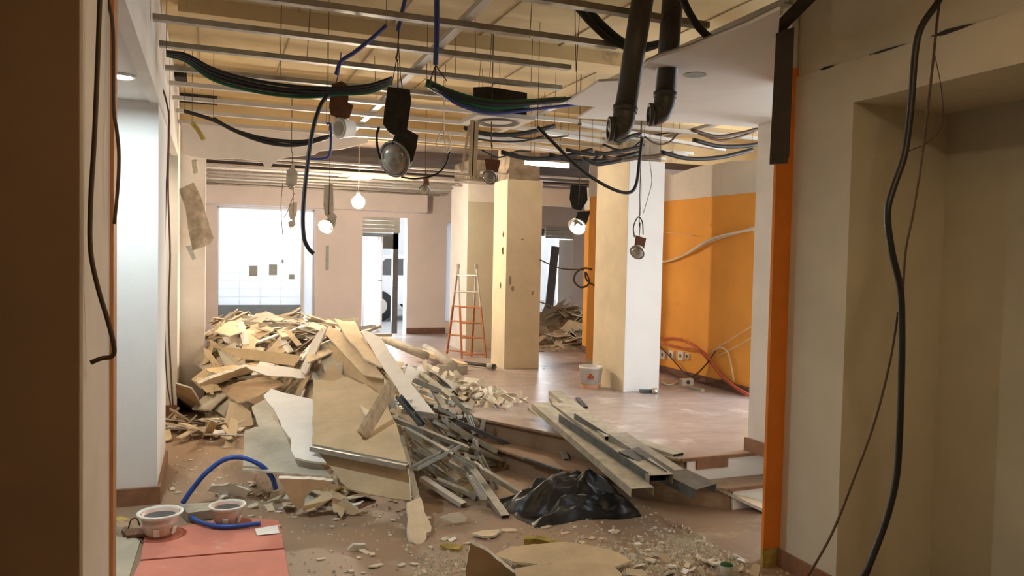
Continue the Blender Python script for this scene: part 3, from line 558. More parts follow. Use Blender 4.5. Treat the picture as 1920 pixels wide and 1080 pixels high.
# pipes and planks behind the heap
def pipe(pts, r, m, lab, seg=14): return tag(MB().tube(pts, r, seg, False).build('pipe', m, None, True), lab, 'pipe')
pipe([pz(798, 652, .42), pz(848, 686, .40)], .06, 'pipe_dust', 'thick grey pipe lying behind the heap')
pipe([pz(720, 635, .6), pz(800, 668, .45)], .05, 'pipe_dust', 'long grey pipe half buried right of the plank')
tag(MB().bar(pz(778, 656, .45), pz(872, 686, .36), .09, .05).build('plank', 'board_cream'), 'cream duct plank beside the thick grey pipe', 'plank')
tag(MB().bar(pz(820, 692, .38), pz(874, 693, .34), .05, .09).build('plank', 'board_grey'), 'grey block end below the thick pipe', 'plank')
o = thing('drain_pipe', pz(926, 690, .3), 'thin grey drain pipe with open socket by the tan column', 'pipe')
MB().tube([pz(872, 680, .34), pz(918, 686, .34)], .022, 10, False).build('tube', 'pvc_grey', o, True); MB().lathe([(.035, 0), (.04, .12), (.036, .12), (.03, .02)], pz(916, 686, .345), pz(932, 690, .345) - pz(916, 686, .345), 14).build('socket', 'pipe_dust', o, True)
# paper scraps heap
random.seed(21)
PAP = [frag_mesh('paper_scrap', .034, .004, 'paper', random.randint(4, 6), random.uniform(1, 2.6)) for _ in range(10)]
for i in range(270):
    t = random.random(); cx, cy = 2.0 + .45 * t, 7.4 - .95 * t; x, y = cx + random.gauss(0, .12), cy + random.gauss(0, .2)
    if (x - 1.86) * 1.9 + (y - 6.23) * 1.04 < .05: continue
    z = .31 + .20 * math.exp(-((x - cx) / .18) ** 2) * (1 - .6 * t) * random.random()
    put('paper_scrap', random.choice(PAP), (x, y, z), (random.gauss(0, .5), random.gauss(0, .5), random.uniform(0, 6.3)), 'cream torn paper scrap in the small heap at the step edge', 'paper scrap', 'torn paper scraps', random.uniform(.6, 1.4))
# chips on the floor
CH = [frag_mesh('plaster_chip', .019, .006, random.choice(('board_cream', 'crumb', 'crumb', 'board_white')), random.randint(4, 6), random.uniform(1, 1.9)) for _ in range(8)]
for i in range(150):
    u = random.random()
    if u < .35: x, y = random.uniform(.2, 1.3), random.uniform(3.7, 5.0)
    elif u < .75: x, y = random.uniform(1.2, 2.7), random.uniform(3.2, 4.2) - .0
    else: x, y = random.uniform(-.25, .35), random.uniform(5.4, 8.0)
    put('plaster_chip', random.choice(CH), (x, y, .001), (random.gauss(0, .08), random.gauss(0, .08), random.uniform(0, 6.3)), 'small plaster chip on the brown lower floor', 'plaster chip', 'plaster chips on the lower floor', random.uniform(.4, 1.2) ** 1.3)
for i in range(45):
    x, y = random.uniform(2.4, 4.4), random.uniform(5.6, 8.6)
    put('plaster_chip', random.choice(CH), (x, y, .301), (0, 0, random.uniform(0, 6.3)), 'small plaster chip on the raised floor', 'plaster chip', 'plaster chips on the raised floor', random.uniform(.25, .6))
mb = MB()
for i in range(2200):
    x, y = (random.uniform(1.0, 2.9), random.triangular(2.9, 4.5, 3.35)) if i % 2 else (random.uniform(-.25, 1.4), random.uniform(3.6, 8.0))
    r = random.uniform(.004, .014); a = random.uniform(0, 6); 
    if x > 2.7 and y > 3.2: continue
    mb.add([(x + r * math.cos(a), y + r * math.sin(a), 0), (x + r * math.cos(a + 2.1), y + r * math.sin(a + 2.1), 0), (x + r * math.cos(a + 4.2), y + r * math.sin(a + 4.2), 0), (x, y, r)], [(0, 1, 3), (1, 2, 3), (2, 0, 3)])
tag(mb.build('plaster_crumbs', 'crumb'), 'fine plaster crumbs sprinkled over the lower floor', 'crumbs', None, 'stuff')
mb = MB()
for i in range(2600):
    x, y = random.uniform(.95, 2.7), random.gauss(3.45, .17) + .12 * math.sin(3 * random.random()); r = random.uniform(.005, .02); a = random.uniform(0, 6)
    if y < 3.0 or (x > 2.68 and y > 3.2): continue
    mb.add([(x + r * math.cos(a), y + r * math.sin(a), 0), (x + r * math.cos(a + 2.1), y + r * math.sin(a + 2.1), 0), (x + r * math.cos(a + 4.2), y + r * math.sin(a + 4.2), 0), (x, y, r * .8)], [(0, 1, 3), (1, 2, 3), (2, 0, 3)])
tag(mb.build('plaster_crumbs', 'crumb'), 'band of coarse plaster crumbs along the bottom of the view', 'crumbs', None, 'stuff')
# pieces on the near floor
board('plasterboard_fragment', ((820, 972, .05), (880, 975, .02), (850, 958, .08)), [(824, 970), (845, 962), (862, 960), (876, 970), (872, 978), (848, 980)], 'board_white', 'whitish flake on the floor in front of the metal tangle')
board('plasterboard_fragment', ((880, 1000, .02), (940, 995, .02), (910, 1004, .02)), [(884, 1000), (905, 994), (940, 992), (928, 1003), (905, 1005)], 'board_cream', 'flat pale flake left of the black sheet')
board('plasterboard_fragment', ((650, 1028, .02), (685, 1020, .02), (668, 1018, .04)), [(650, 1029), (662, 1018), (684, 1018), (682, 1026), (664, 1026)], 'board_white', 'white crumpled flake alone on the brown floor')
board('plasterboard_fragment', ((372, 912, .06), (435, 920, .05), (400, 905, .1)), [(390, 918), (400, 908), (440, 905), (470, 918), (462, 930), (430, 926), (405, 922)], 'board_white', 'white flake inside the blue hose loop')
board('foam_strip', ((985, 1006, .08), (1088, 1028, .03), (1000, 1022, .03)), [(983, 1004), (1005, 1003), (1040, 1012), (1070, 1018), (1092, 1030), (1060, 1028), (1020, 1022), (984, 1020)], 'foam_yellow', 'ochre insulation strip in front of the black sheet', .03, 'insulation', None, 'foam_yellow')
board('foam_strip', ((850, 915, .06), (890, 915, .06), (870, 925, .03)), [(848, 918), (862, 914), (880, 918), (884, 908), (892, 912), (886, 926), (860, 928)], 'foam_yellow', 'yellow foam shred under the metal tangle', .02, 'insulation', None, 'foam_yellow')
board('foam_strip', ((825, 1020, .02), (868, 1025, .02), (850, 1030, .01)), [(824, 1020), (845, 1018), (868, 1022), (860, 1030), (835, 1028)], 'foam_yellow', 'small ochre shred on the floor near the plank end', .015, 'insulation', None, 'foam_yellow')
board('plasterboard_sheet', ((880, 1012, .30), (978, 1085, .05), (870, 1085, .05)), [(881, 1011), (905, 1022), (940, 1048), (985, 1085), (980, 1110), (868, 1110)], 'board_tan', 'brown board standing at the bottom edge of the view', .02)
board('plasterboard_sheet', ((985, 1035, .08), (1140, 1040, .06), (1060, 1075, .04)), [(925, 1040), (960, 1024), (1000, 1020), (1060, 1016), (1120, 1024), (1160, 1036), (1182, 1052), (1150, 1064), (1080, 1054), (1010, 1058), (960, 1052)], 'board_tan', 'crumpled tan sheet at the bottom middle')
board('plasterboard_sheet', ((970, 1068, .12), (1180, 1064, .07), (1080, 1100, .07)), [(965, 1066), (1010, 1058), (1090, 1052), (1150, 1060), (1165, 1075), (1172, 1110), (975, 1110)], 'board_tan', 'brown sheet at the very bottom edge')
for i in range(26):
    x, y = random.uniform(1180, 1470), random.uniform(1042, 1078); p = pz(x, y, .01)
    if p.x > 2.68: continue
    put('rubble_lump', random.choice(CH), p, (random.gauss(0, .5), random.gauss(0, .5), random.uniform(0, 6)), 'rubble lump at the foot of the orange wall end', 'plaster chip', 'lumps by the orange wall end', random.uniform(.8, 1.7))
o = thing('plant_pot', pz(1362, 1078, 0), 'small pot of green moss at the bottom right', 'pot')
c = pz(1362, 1078, 0); MB().lathe([(.03, 0), (.042, .055), (.038, .055), (.034, .045)], c, (0, 0, 1), 18).build('cup', 'glassy', o, True)
mb = MB(); mb.lathe([(.036, .045), (.03, .058), (.015, .066), (.001, .068)], c, (0, 0, 1), 14); mb.build('moss', 'green', o, True)

# black crumpled sheet
def facet(x, y, cell, seed):
    i, j = math.floor(x / cell), math.floor(y / cell); u, v = x / cell - i, y / cell - j
    H = lambda a, b: noise.cell(Vector((a * 1.31 + seed, b * 1.77 - seed, seed)))
    if u + v < 1: return H(i, j) * (1 - u - v) + H(i + 1, j) * u + H(i, j + 1) * v
    return H(i + 1, j + 1) * (u + v - 1) + H(i + 1, j) * (1 - v) + H(i, j + 1) * (1 - u)
def bag():
    out = [(944, 957, 0), (975, 975, 0), (1003, 990, 0), (1040, 984, 0), (1085, 976, 0), (1135, 974, 0), (1180, 972, 0), (1206, 969, 0), (1188, 935, .05), (1172, 903, .12), (1150, 890, .16), (1080, 880, .16), (1030, 886, .14), (985, 905, .1), (950, 925, .05), (925, 943, 0)]
    B = [pz(*p) for p in out]; B = [Vector((p.x, p.y, 0)) for p in B]; C = sum(B, Vector()) / len(B); n = 150; rings = 44; m = MB(); vs = []
    C = C + Vector((.05, .02, 0))
    def edge(t):
        k = t * len(B); i = int(k) % len(B); f = k - int(k); return B[i].lerp(B[(i + 1) % len(B)], f)
    for r in range(rings + 1):
        q = r / rings
        for k in range(n):
            e = edge(k / n); p = C.lerp(e, q)
            a_ = .6; u_, v_ = p.x * math.cos(a_) + p.y * math.sin(a_), -p.x * math.sin(a_) + p.y * math.cos(a_)
            w = Vector((u_ * 2.2 + .35 * noise.noise(p * 5), v_ * 6.5 + .4 * noise.noise(p * 3), .3))
            rid = 1 - 2 * abs(noise.noise(w)); rid2 = 1 - 2 * abs(noise.noise(w * 2.1 + Vector((7, 3, 1)))); rid3 = 1 - 2 * abs(noise.noise(Vector((v_ * 7, u_ * 11, 4))))
            back = sst(0, .28, p.y - (C.y - .2))
            wu, wv = u_ + .05 * noise.noise(p * 4), v_ * 1.5 + .05 * noise.noise(p * 5 + Vector((2, 2, 2)))
            h = (.085 + .125 * back) * (1 - q ** 3.2) + (.085 * facet(wu, wv, .19, 3.3) + .035 * facet(wu + wv * .4, wv, .083, 8.1) + .012 * facet(wu, wv + wu * .3, .04, 1.7) - .02) * (1 - q ** 6)
            vs.append((p.x + .02 * noise.noise(w * 3) * (1 - q * .2), p.y + .02 * noise.noise(w * 2 + Vector((3, 3, 3))), max(.004, h)))
    fs = [(r * n + k, r * n + (k + 1) % n, (r + 1) * n + (k + 1) % n, (r + 1) * n + k) for r in range(rings) for k in range(n)]
    m.add(vs, fs); return m.build('plastic_sheet', 'bag', None, True)
tag(bag(), 'crumpled black plastic sheet on the floor by the metal tangle', 'plastic sheet')

# back room heap
random.seed(9)
tag(grid_mesh('rubble_mound', 4.1, 6.5, 9.95, 12.2, 40, 40, lambda x, y: .28 + .5 * math.exp(-((x - 5.3) / .75) ** 2 - ((y - 11.1) / .6) ** 2) + .06 * noise.noise(Vector((x * 6, y * 6, 0))) - (.06 if abs(x - 5.3) > 1.05 else 0), 'rubble'), 'grey rubble mound seen between the two front columns', 'rubble', None, 'stuff')
for i in range(60):
    x, y = random.gauss(5.2, .4), random.uniform(10.2, 11.5)
    if x < 4.4 or x > 6.4: continue
    z = .3 + .5 * math.exp(-((x - 5.3) / .75) ** 2 - ((y - 11.1) / .6) ** 2)
    put('plasterboard_fragment', random.choice(FR), (x, y, z + random.uniform(.0, .08)), (random.gauss(-.5, .4), random.gauss(0, .4), random.uniform(0, 6)), 'broken board in the back room heap between the columns', 'plasterboard', 'boards in the back room heap', random.uniform(.6, 1.4))
a, b = py(1012, 585, 10.9), py(1060, 562, 10.9)
tag(MB().prism([py(1015, 590, 10.9), py(1062, 560, 10.9), py(1052, 577, 10.9), py(1020, 594, 10.9)], (0, .02, 0)).build('plasterboard_fragment', 'board_grey'), 'pointed board on top of the back room heap', 'plasterboard')
tag(MB().tube([py(1012, 566, 10.9), py(1060, 583, 10.8), py(1085, 592, 10.7)], .012, 6).build('rod', 'wood_stick'), 'thin stick lying over the back room heap', 'stick')

# ================================================================== LAMPS AND HANGING FITTINGS
class Fr:      # local frame at a hanging fitting: right/down in pixels, toward the viewer in metres
    def __init__(s, x, y, Y):
        s.o = py(x, y, Y); d = (s.o - CAM); s.s = d.dot(FW) / F; h = Vector((d.x, d.y, 0)).normalized(); s.r = Vector((h.y, -h.x, 0)); s.t = -h
    def p(s, dx, dy, dt=0): return s.o + s.r * (dx * s.s) + Vector((0, 0, -dy * s.s)) + s.t * dt
def wire(fr, pts, r, m, parent, name='wire'): return MB().tube([fr.p(*q) for q in pts], r, 6).build(name, m, parent, True)
def plate(fr, poly, th, m, parent, name='mounting_plate', t0=0): return MB().prism([fr.p(x, y, t0) for x, y in poly], -fr.t * th).build(name, m, parent)
def lampcup(fr, dx, dy, r, m, parent, axis, on=None, ring=True, depth=.9):
    R = r * fr.s; c = fr.p(dx, dy); ax = (fr.r * axis[0] + Vector((0, 0, -axis[1])) + fr.t * axis[2]).normalized()
    h = MB().lathe([(R * .35, -R * depth), (R * .75, -R * depth * .8), (R, -R * .1), (R, 0), (R * .88, 0), (R * .8, -R * .15), (R * .45, -R * depth * .55), (0, -R * depth * .55)], c, ax).build('lamp_housing', m, parent, True)
    if ring: MB().lathe([(R * .9, 0), (R * .9, R * .09), (R * 1.06, R * .09), (R * 1.06, 0), (R * .9, 0)], c, ax).build('lamp_ring', 'chrome' if on else 'lamp_rim', h, True)
    if on: MB().ball(c - ax * R * .12, R * .36, 10).build('bulb', on, h, True)
    else: MB().lathe([(R * .9 * math.cos(t), R * .5 * math.sin(t)) for t in [k * math.pi / 12 for k in range(7)]], c, ax).build('front_glass', 'lamp_glass', h, True)
    return h
# big black spotlight in the centre
f = Fr(745, 250, 4.3); o = thing('hanging_spotlight', f.p(0, 80), 'big black spotlight hanging in the centre below blue cable', 'spotlight')
plate(f, [(-19, -86), (22, -82), (25, -62), (18, -8), (2, 6), (-14, 0), (-27, -16), (-25, -40)], .05, 'black_metal', o)
plate(f, [(-3, 0), (14, -8), (39, 4), (36, 26), (30, 50), (18, 66), (-8, 40), (-10, 20)], .06, 'black_metal', o, 'driver_box', .04)
lampcup(f, -4, 48, 33, 'black_metal', o, (-.6, .3, .75), None, True, .9)
wire(f, [(0, -195), (-2, -150), (-5, -140), (-1, -130), (0, -84)], .004, 'cable_black', o); wire(f, [(0, -160), (-8, -110), (-14, -84)], .003, 'cable_brown', o); wire(f, [(0, -160), (4, -110), (8, -84)], .003, 'cable_brown', o)
wire(f, [(-34, -10), (-38, 5), (-36, 30), (-30, 50)], .008, 'cable_black', o, 'cable')
# smaller fittings: (x, y, Y, label, kind)
f = Fr(640, 210, 5.0); o = thing('hanging_spotlight', f.p(0, 50), 'rusty bracket with white ring lamp hanging under the cable bundle', 'spotlight')
plate(f, [(-22, -14), (-18, -50), (0, -58), (14, -48), (12, -18), (22, -14), (15, 10), (-2, 14), (-20, 6)], .05, 'brown_metal', o)
MB().lathe([(.02, -.09), (.055, -.085), (.06, 0), (.066, 0), (.066, .015), (.05, .015), (.048, -.05), (0, -.05)], f.p(-1, 30), f.r * -.75 + f.t * .6 + Vector((0, 0, -.1))).build('lamp_housing', 'lamp_white', o, True)
wire(f, [(-2, -110), (-4, -80), (-10, -55)], .004, 'cable_blue', o)
for (x, y, Y, lab, plp, bxp, lc, r, on, mt, top_) in (
    (615, 425, 8.3, 'lit spotlight with tall grey plate right of the window', [(-8, -78), (8, -80), (10, -30), (4, -18), (-6, -22), (-9, -40)], [(-2, -20), (8, -28), (16, -20), (12, 2), (4, 6)], (-4, 0), 15, 'spot_on', 'pipe_dust', -140),
    (548, 425, 9.0, 'lit spotlight with small plate in front of the window', [(-6, -43), (8, -46), (8, -24), (3, -12), (-4, -14), (-7, -25)], [(-8, -8), (4, -14), (6, -4), (-4, 6)], (-3, 6), 8, 'spot_on', 'pipe_dust', -100),
    (546, 335, 7.6, 'small unlit grey fitting hanging above the far window', [(-8, -16), (4, -22), (12, -12), (10, 10), (2, 18), (-10, 12)], [(-2, -18), (4, -36), (6, -20)], (0, 16), 5, None, 'pipe_dust', -60),
    (920, 320, 5.2, 'brown bracket fitting with pale dome lamp by the ceiling strips', [(-12, -22), (18, -20), (14, 2), (-8, 4)], [(-6, -6), (10, -6), (8, 10), (-8, 8)], (-2, 12), 14, None, 'brown_metal', -60),
    (797, 350, 7.8, 'tiny pale lamp hanging from the far rails', [(-4, -16), (6, -18), (8, -4), (-2, -2)], [(-4, -6), (5, -8), (5, 0), (-4, 2)], (-1, 6), 10, None, 'brown_metal', -34),
    (1083, 405, 6.0, 'lit black spotlight hanging left of the white column', [(-14, -58), (16, -56), (18, -30), (6, -10), (-10, -14), (-16, -32)], [(0, -8), (24, -10), (16, 18), (-8, 20)], (0, 20), 17, 'spot_on', 'black_metal', -90),
    (1197, 465, 6.0, 'rusty bracket lamp with ring hanging before the white column', [(-6, -24), (14, -18), (10, 4), (-8, 2)], [(-10, -4), (6, -2), (4, 8), (-10, 8)], (-2, 8), 14, None, 'brown_metal', -60)):
    f = Fr(x, y, Y); o = thing('hanging_spotlight', f.p(lc[0], lc[1] + r), lab, 'spotlight')
    plate(f, plp, .025, mt, o); plate(f, bxp, .04, mt, o, 'driver_box', .015)
    lampcup(f, lc[0], lc[1], r, 'chrome' if on else ('lamp_white' if mt != 'pipe_dust' else mt), o, (-.35, .5, .75), on)
    zt = 2.93 if Y > 8.4 else ZS - .03; tp = f.p(0, top_); MB().tube([Vector((tp.x, tp.y, max(tp.z, zt + .03))), tp, f.p(2, top_ * .8), f.p(1, -20)], .004, 6).build('wire', 'cable_brown', o, True)
f = Fr(1197, 465, 6.0); 
tag(MB().tube([f.p(-8, -20), f.p(-10, -40), f.p(-2, -58), f.p(6, -48), f.p(8, -25)], .006, 6).build('cable_loop', 'cable_black'), 'short black cable loop above the rusty bracket lamp', 'cable')
# bare glowing bulb and lit square fitting
f = Fr(672, 379, 9.2); o = thing('pendant_bulb', f.p(0, 15), 'bare glowing globe bulb over the rubble heap', 'lamp')
MB().ball(f.p(0, 0), .075, 20).build('globe', 'bulb_on', o, True); MB().lathe([(.02, .07), (.025, .12), (.0, .13)], f.p(0, 0), (0, 0, 1), 12).build('socket', 'lamp_white', o, True); q = f.p(0, -16); MB().tube([q, Vector((q.x, q.y, 2.96))], .004, 6, False).build('wire', 'cable_pale', o)
p = pz(677, 333, 2.57); o = thing('recessed_lamp', p, 'lit square ceiling lamp among the far rails', 'lamp')
MB().box((p.x - .14, p.y - .17, 2.565), (p.x + .14, p.y + .17, 2.585)).build('frame', 'lamp_white', o); MB().box((p.x - .12, p.y - .15, 2.56), (p.x + .12, p.y + .15, 2.566)).build('diffuser', 'square_on', o)
tag(MB().box((p.x - .25, p.y - .2, 2.586), (p.x + .7, p.y + .22, 2.597)).build('ceiling_panel', 'board_cream'), 'white ceiling panel still hanging around the square lamp', 'ceiling panel')
# recessed lamps of the side rooms, plus an added unseen fill lamp
for (c, m_, r, lab) in ((pz(228, 141, 2.53), 'led_on', .05, 'bright cool recessed lamp in the left side room ceiling'), (Vector((-.75, 7.4, 2.53)), 'spot_on', .045, 'warm recessed lamp of the second side room'), (Vector((1.3, .9, 2.9)), 'fill_on', .12, 'added unseen fill lamp above the viewer')):
    o = thing('recessed_lamp', c - Vector((0, 0, .02)), lab, 'lamp'); MB().lathe([(r, 0), (r * 1.35, 0), (r * 1.35, -.012), (r, -.012), (r, 0)], c, (0, 0, 1)).build('ring', 'lamp_white', o, True)
    MB().lathe([(0, -.006), (r, -.006)], c, (0, 0, 1)).build('lens', m_, o)
# fluorescent tube
a, b = py(985, 305, 7.4), py(1066, 312, 7.4); o = thing('fluorescent_lamp', a.lerp(b, .5), 'lit white fluorescent tube left of the white column', 'lamp')
MB().tube([a, b], .02, 10, False).build('tube', 'tube_on', o, True); MB().bar(a + Vector((0, 0, .035)), b + Vector((0, 0, .035)), .05, .02).build('batten', 'rail_white', o)
for q in (a.lerp(b, .2), a.lerp(b, .8)): MB().tube([q + Vector((0, 0, .03)), Vector((q.x, q.y, ZS))], .003, 5, False).build('suspension_wire', 'cable_brown', o)
# ceiling unit with dark duct and white frame
f = Fr(935, 195, 5.2); o = thing('ceiling_unit', f.p(0, 40), 'dark ceiling box with round white grille frame', 'ventilation unit')
plate(f, [(-48, -30), (-20, -32), (53, -22), (53, 24), (-10, 22), (-48, 0)], .25, 'duct_dark', o, 'duct'); plate(f, [(-28, 4), (52, 2), (52, 20), (-28, 22)], .02, 'blue_sheet', o, 'blue_sheet', .03)
q = f.p(0, 30); MB().box((q.x - .22, q.y - .2, q.z - .015), (q.x + .2, q.y + .2, q.z + .015)).build('frame', 'lamp_white', o); MB().lathe([(.1, 0), (.14, -.012), (.16, 0)], q - Vector((0, 0, .016)), (0, 0, 1)).build('grille_ring', 'lamp_inside', o, True)
for i, (x0, y0, x1, y1, w) in enumerate(((886, 225, 882, 330, .03), (893, 228, 888, 338, .035), (880, 235, 866, 322, .015), (898, 318, 894, 335, .02))):
    tag(MB().bar(py(x0, y0, 5.0), py(x1, y1, 5.0), w, .012, up=(0, 1, 0)).build('hanging_strip', 'board_cream'), ('long pale strip hanging from the ceiling unit', 'widest pale strip hanging from the ceiling unit', 'thin slanting strip hanging left of the ceiling unit strips', 'short pale stub at the end of the hanging strips')[i], 'strip')
tag(MB().tube([py(x, y, 5.6) for x, y in ((820, 262), (828, 246), (840, 250), (846, 275), (832, 282), (818, 272), (826, 256), (842, 268), (838, 286))] + [py(832, 240, 5.6), py(832, 200, 5.6) + Vector((0, 0, .2))], .005, 6).build('wire_coil', 'cable_pale'), 'coil of white wire hanging from the rails', 'wire')
# dark vent openings above the left rails
for (x, y, w, h, lab) in ((366, 150, 60, 40, 'nearer'), (368, 195, 62, 34, 'farther')):
    c = pz(x, y, ZS - .06); tag(MB().box((c.x - .16, c.y - .22, ZS - .09), (c.x + .2, c.y + .22, ZS - .002)).build('vent_box', 'duct_dark'), '%s dark vent opening above the left rails' % lab, 'vent')
# drain pipes from the slab
for (tx, ty, bx_, by_, Y, lab) in ((1214, -60, 1172, 205, 3.2, 'left grey drain pipe with elbow hanging from the ceiling'), (1266, -60, 1247, 178, 3.35, 'right grey drain pipe with elbow hanging from the ceiling')):
    a, b = py(tx, ty, Y), py(bx_, by_, Y); f = Fr(bx_, by_, Y); o = thing('drain_pipe', f.p(0, 55), lab, 'pipe'); R = .052
    MB().tube([a, b], R, 20, False).build('tube', 'pvc_grey', o, True); d = (b - a).normalized()
    MB().lathe([(R, -.015), (R * 1.12, -.012), (R * 1.12, .012), (R, .015)], b, d).build('collar', 'pvc_grey', o, True)
    MB().tube([b, b + d * .03, f.p(-2, 20), f.p(-8, 33), f.p(-22, 38, .02)], R, 20).build('elbow', 'pvc_grey', o, True)
    q = f.p(-22, 38, .02); MB().lathe([(R * .8, 0), (R * 1.1, 0), (R * 1.1, .02), (R * .8, .02), (R * .8, 0)], q, -f.r * .9 + f.t * .2).build('socket', 'pvc_grey', o, True)
# black channel hanging at the orange wall end
f = Fr(1466, 180, 2.62); o = thing('hanging_channel', f.p(0, 125), 'black metal channel hanging in front of the orange wall end', 'metal profile')
plate(f, [(-14, -122), (18, -126), (17, 110), (14, 124), (-18, 126), (-18, 110)], .035, 'black_channel', o, 'channel'); MB().bar(f.p(-12, -124, -.0), f.p(66, -190, .1), .05, .03).build('arm', 'black_channel', o)

# ================================================================== CABLES
def cable(pts, Y, r, m, lab, seg=7, group=None, name='cable'):
    n = len(pts); Ys = [Y] * n if not isinstance(Y, (tuple, list)) else [Y[0] + (Y[1] - Y[0]) * i / (n - 1) for i in range(n)]
    P = [py(x, y, v) for (x, y), v in zip(pts, Ys)]; top_z = ZS if max(Ys) < 8.4 else 2.96
    o = tag(MB().tube(P, r, seg).build(name, m, None, True), lab, 'cable', group)
    hi_end = 0 if P[0].z >= P[-1].z else -1; e = P[hi_end]
    if 2.25 < e.z < top_z - .05 and Ys[0] > 3.5:
        MB().tube([e, Vector((e.x, e.y, top_z))], .002, 5, False).build('hanger_wire', 'cable_brown', o)
    return o
cable([(1775, -30), (1758, 5), (1728, 50), (1716, 100), (1708, 200), (1696, 290), (1676, 350), (1664, 400), (1672, 470), (1688, 540), (1691, 620), (1690, 720), (1686, 830), (1680, 900), (1660, 980), (1618, 1090)], 2.15, .0125, 'cable_black', 'thick black cable hanging down the right wall')
cable([(1765, -20), (1757, 40), (1750, 110), (1740, 200), (1728, 300), (1712, 400), (1698, 470), (1692, 560)], 2.25, .005, 'cable_brown', 'thin brown cable beside the thick black one')
cable([(1684, 585), (1668, 680), (1640, 790), (1600, 900), (1560, 1000), (1512, 1085)], 2.2, .005, 'cable_brown', 'thin brown cable curving down left at the right wall')
cable([(1752, 100), (1764, 160), (1768, 210), (1762, 245), (1735, 270), (1700, 285)], 2.3, .002, 'cable_brown', 'hair-thin wire loop on the right wall')
cable([(188, -20), (183, 120), (177, 260), (170, 380), (170, 470), (184, 540), (202, 600), (214, 650), (210, 668), (190, 672), (170, 680)], 2.0, .0055, 'cable_brown', 'brown cable hanging down the left wall strip')
cable([(203, 0), (212, 60), (213, 200), (219, 245), (223, 290), (221, 350), (214, 420)], 2.45, .005, 'cable_brown', 'brown cable along the left wooden jamb')
cable([(293, 150), (306, 170), (314, 200), (317, 230), (315, 350), (319, 480), (316, 600), (324, 760)], 5.6, .006, 'cable_brown', 'thin wire hanging from the left lintel')
cable([(318, 225), (311, 380), (308, 560), (312, 700), (320, 760)], 6.2, .005, 'cable_brown', 'second thin wire hanging at the peach jamb')
for i, (dy, m_, lab) in enumerate(((0, 'cable_black', 'upper black cable of the bundle sagging below the left rails'), (7, 'cable_black', 'middle black cable of the bundle sagging below the left rails'), (13, 'cable_black', 'lower black cable of the bundle sagging below the left rails'), (20, 'cable_green', 'green cable sagging below the left rails'))):
    cable([(312, 97 + dy * .3), (350, 103 + dy * .6), (395, 127 + dy), (450, 145 + dy), (520, 158 + dy), (580, 164 + dy * .9), (630, 165 + dy * .6), (690, 160 + dy * .7), (735, 146 + dy * .5)], 4.9 + i * .02, .011, m_, lab)
cable([(345, 208), (400, 225), (450, 248), (510, 262), (570, 265), (618, 255)], 6.6, .016, 'cable_black', 'upper dark cable sagging before the torn plaster band')
cable([(400, 222), (440, 245), (500, 267), (560, 272), (615, 258)], 6.6, .016, 'cable_black', 'lower dark cable sagging before the torn plaster band')
cable([(360, 230), (372, 245), (382, 262)], 6.6, .018, 'foam_yellow', 'short yellow-green sleeve dangling at the left band')
for i, (pts, m_, lab, r) in enumerate((
    ([(800, 152), (840, 170), (900, 188), (960, 192), (1060, 185)], 'cable_green', 'green cable running right below the rails', .018), ([(800, 155), (850, 182), (910, 200), (990, 200)], 'cable_green', 'thick dark green cable in front of the ceiling box', .03),
    ([(815, 165), (860, 196), (920, 212), (990, 206), (1090, 195)], 'cable_blue', 'blue cable sagging under the ceiling box', .012), ([(810, 160), (870, 185), (940, 196), (1030, 190), (1080, 184)], 'cable_black', 'black cable running with the green ones', .016))):
    cable(pts, 5.0 - i * .02, r, m_, lab)
cable([(615, 178), (600, 200), (585, 250), (574, 330), (568, 400), (570, 445), (578, 465), (588, 476)], 4.9, .013, 'cable_black', 'long dark cable end dangling in front of the window')
cable([(764, -20), (752, 30), (746, 58)], 4.3, .012, 'cable_blue', 'blue cable dropping to the big black spotlight')
cable([(724, 48), (700, 70), (665, 98), (640, 115), (630, 140)], 4.4, .012, 'cable_blue', 'blue cable looping between the near rails')
cable([(819, -20), (819, 60), (817, 122)], 3.8, .014, 'cable_blue', 'straight dark blue cable hanging from the slab')
for i, e in enumerate(((805, 160), (817, 155), (838, 152))): cable([(817, 122), ((817 + e[0]) / 2, 138), e], 3.8, .003, 'cable_brown', ('left', 'middle', 'right')[i] + ' stripped wire fanning out of the straight blue cable')
cable([(612, 232), (620, 236), (619, 285), (608, 297), (580, 298)], 5.4, .009, 'cable_blue', 'thin blue cable hooked below the ring lamp')
cable([(1008, 238), (1040, 270), (1075, 305), (1110, 333), (1150, 355), (1180, 361), (1193, 345), (1199, 300), (1204, 258)], 4.8, .012, 'cable_black', 'black cable swagged across the white column top')
cable([(1270, -30), (1290, 20), (1318, 60), (1360, 88), (1412, 104)], 3.1, .018, 'cable_black', 'thick black cable stub curling under the plasterboard')
for i, dx in enumerate((0, 18)): cable([(1075 + dx, 5), (1110 + dx, 45), (1150 + dx, 78), (1200, 92 - 6 * i), (1245, 80)], 3.9, .02, 'cable_black', ('left', 'right')[i] + ' black cable sagging behind the drain pipes')
cable([(843, 285), (835, 310), (815, 328), (780, 335), (752, 332)], 4.6, .006, 'cable_black', 'thin black cable curving to the big spotlight')
cable([(1218, 300), (1222, 340), (1215, 370), (1206, 400)], 6.4, .003, 'cable_brown', 'thin loose wire on the white column')
cable([(1200, 310), (1202, 350), (1200, 405)], 6.3, .003, 'cable_brown', 'thin suspension wire of the rusty bracket lamp')
for i, (x0, y0) in enumerate(((870, 240), (940, 285), (1030, 290), (1240, 285), (1300, 262))):
    cable([(x0, y0), (x0 + 50, y0 + 12), (x0 + 110, y0 + 10), (x0 + 170, y0 - 4)], 6.0, .02, 'cable_black', ('dark cable lying behind the hanging strips', 'dark cable lying near the fluorescent tube', 'dark cable lying left of the white column', 'dark cable lying above the orange wall', 'dark cable lying under the plasterboard edge')[i])
random.seed(17)
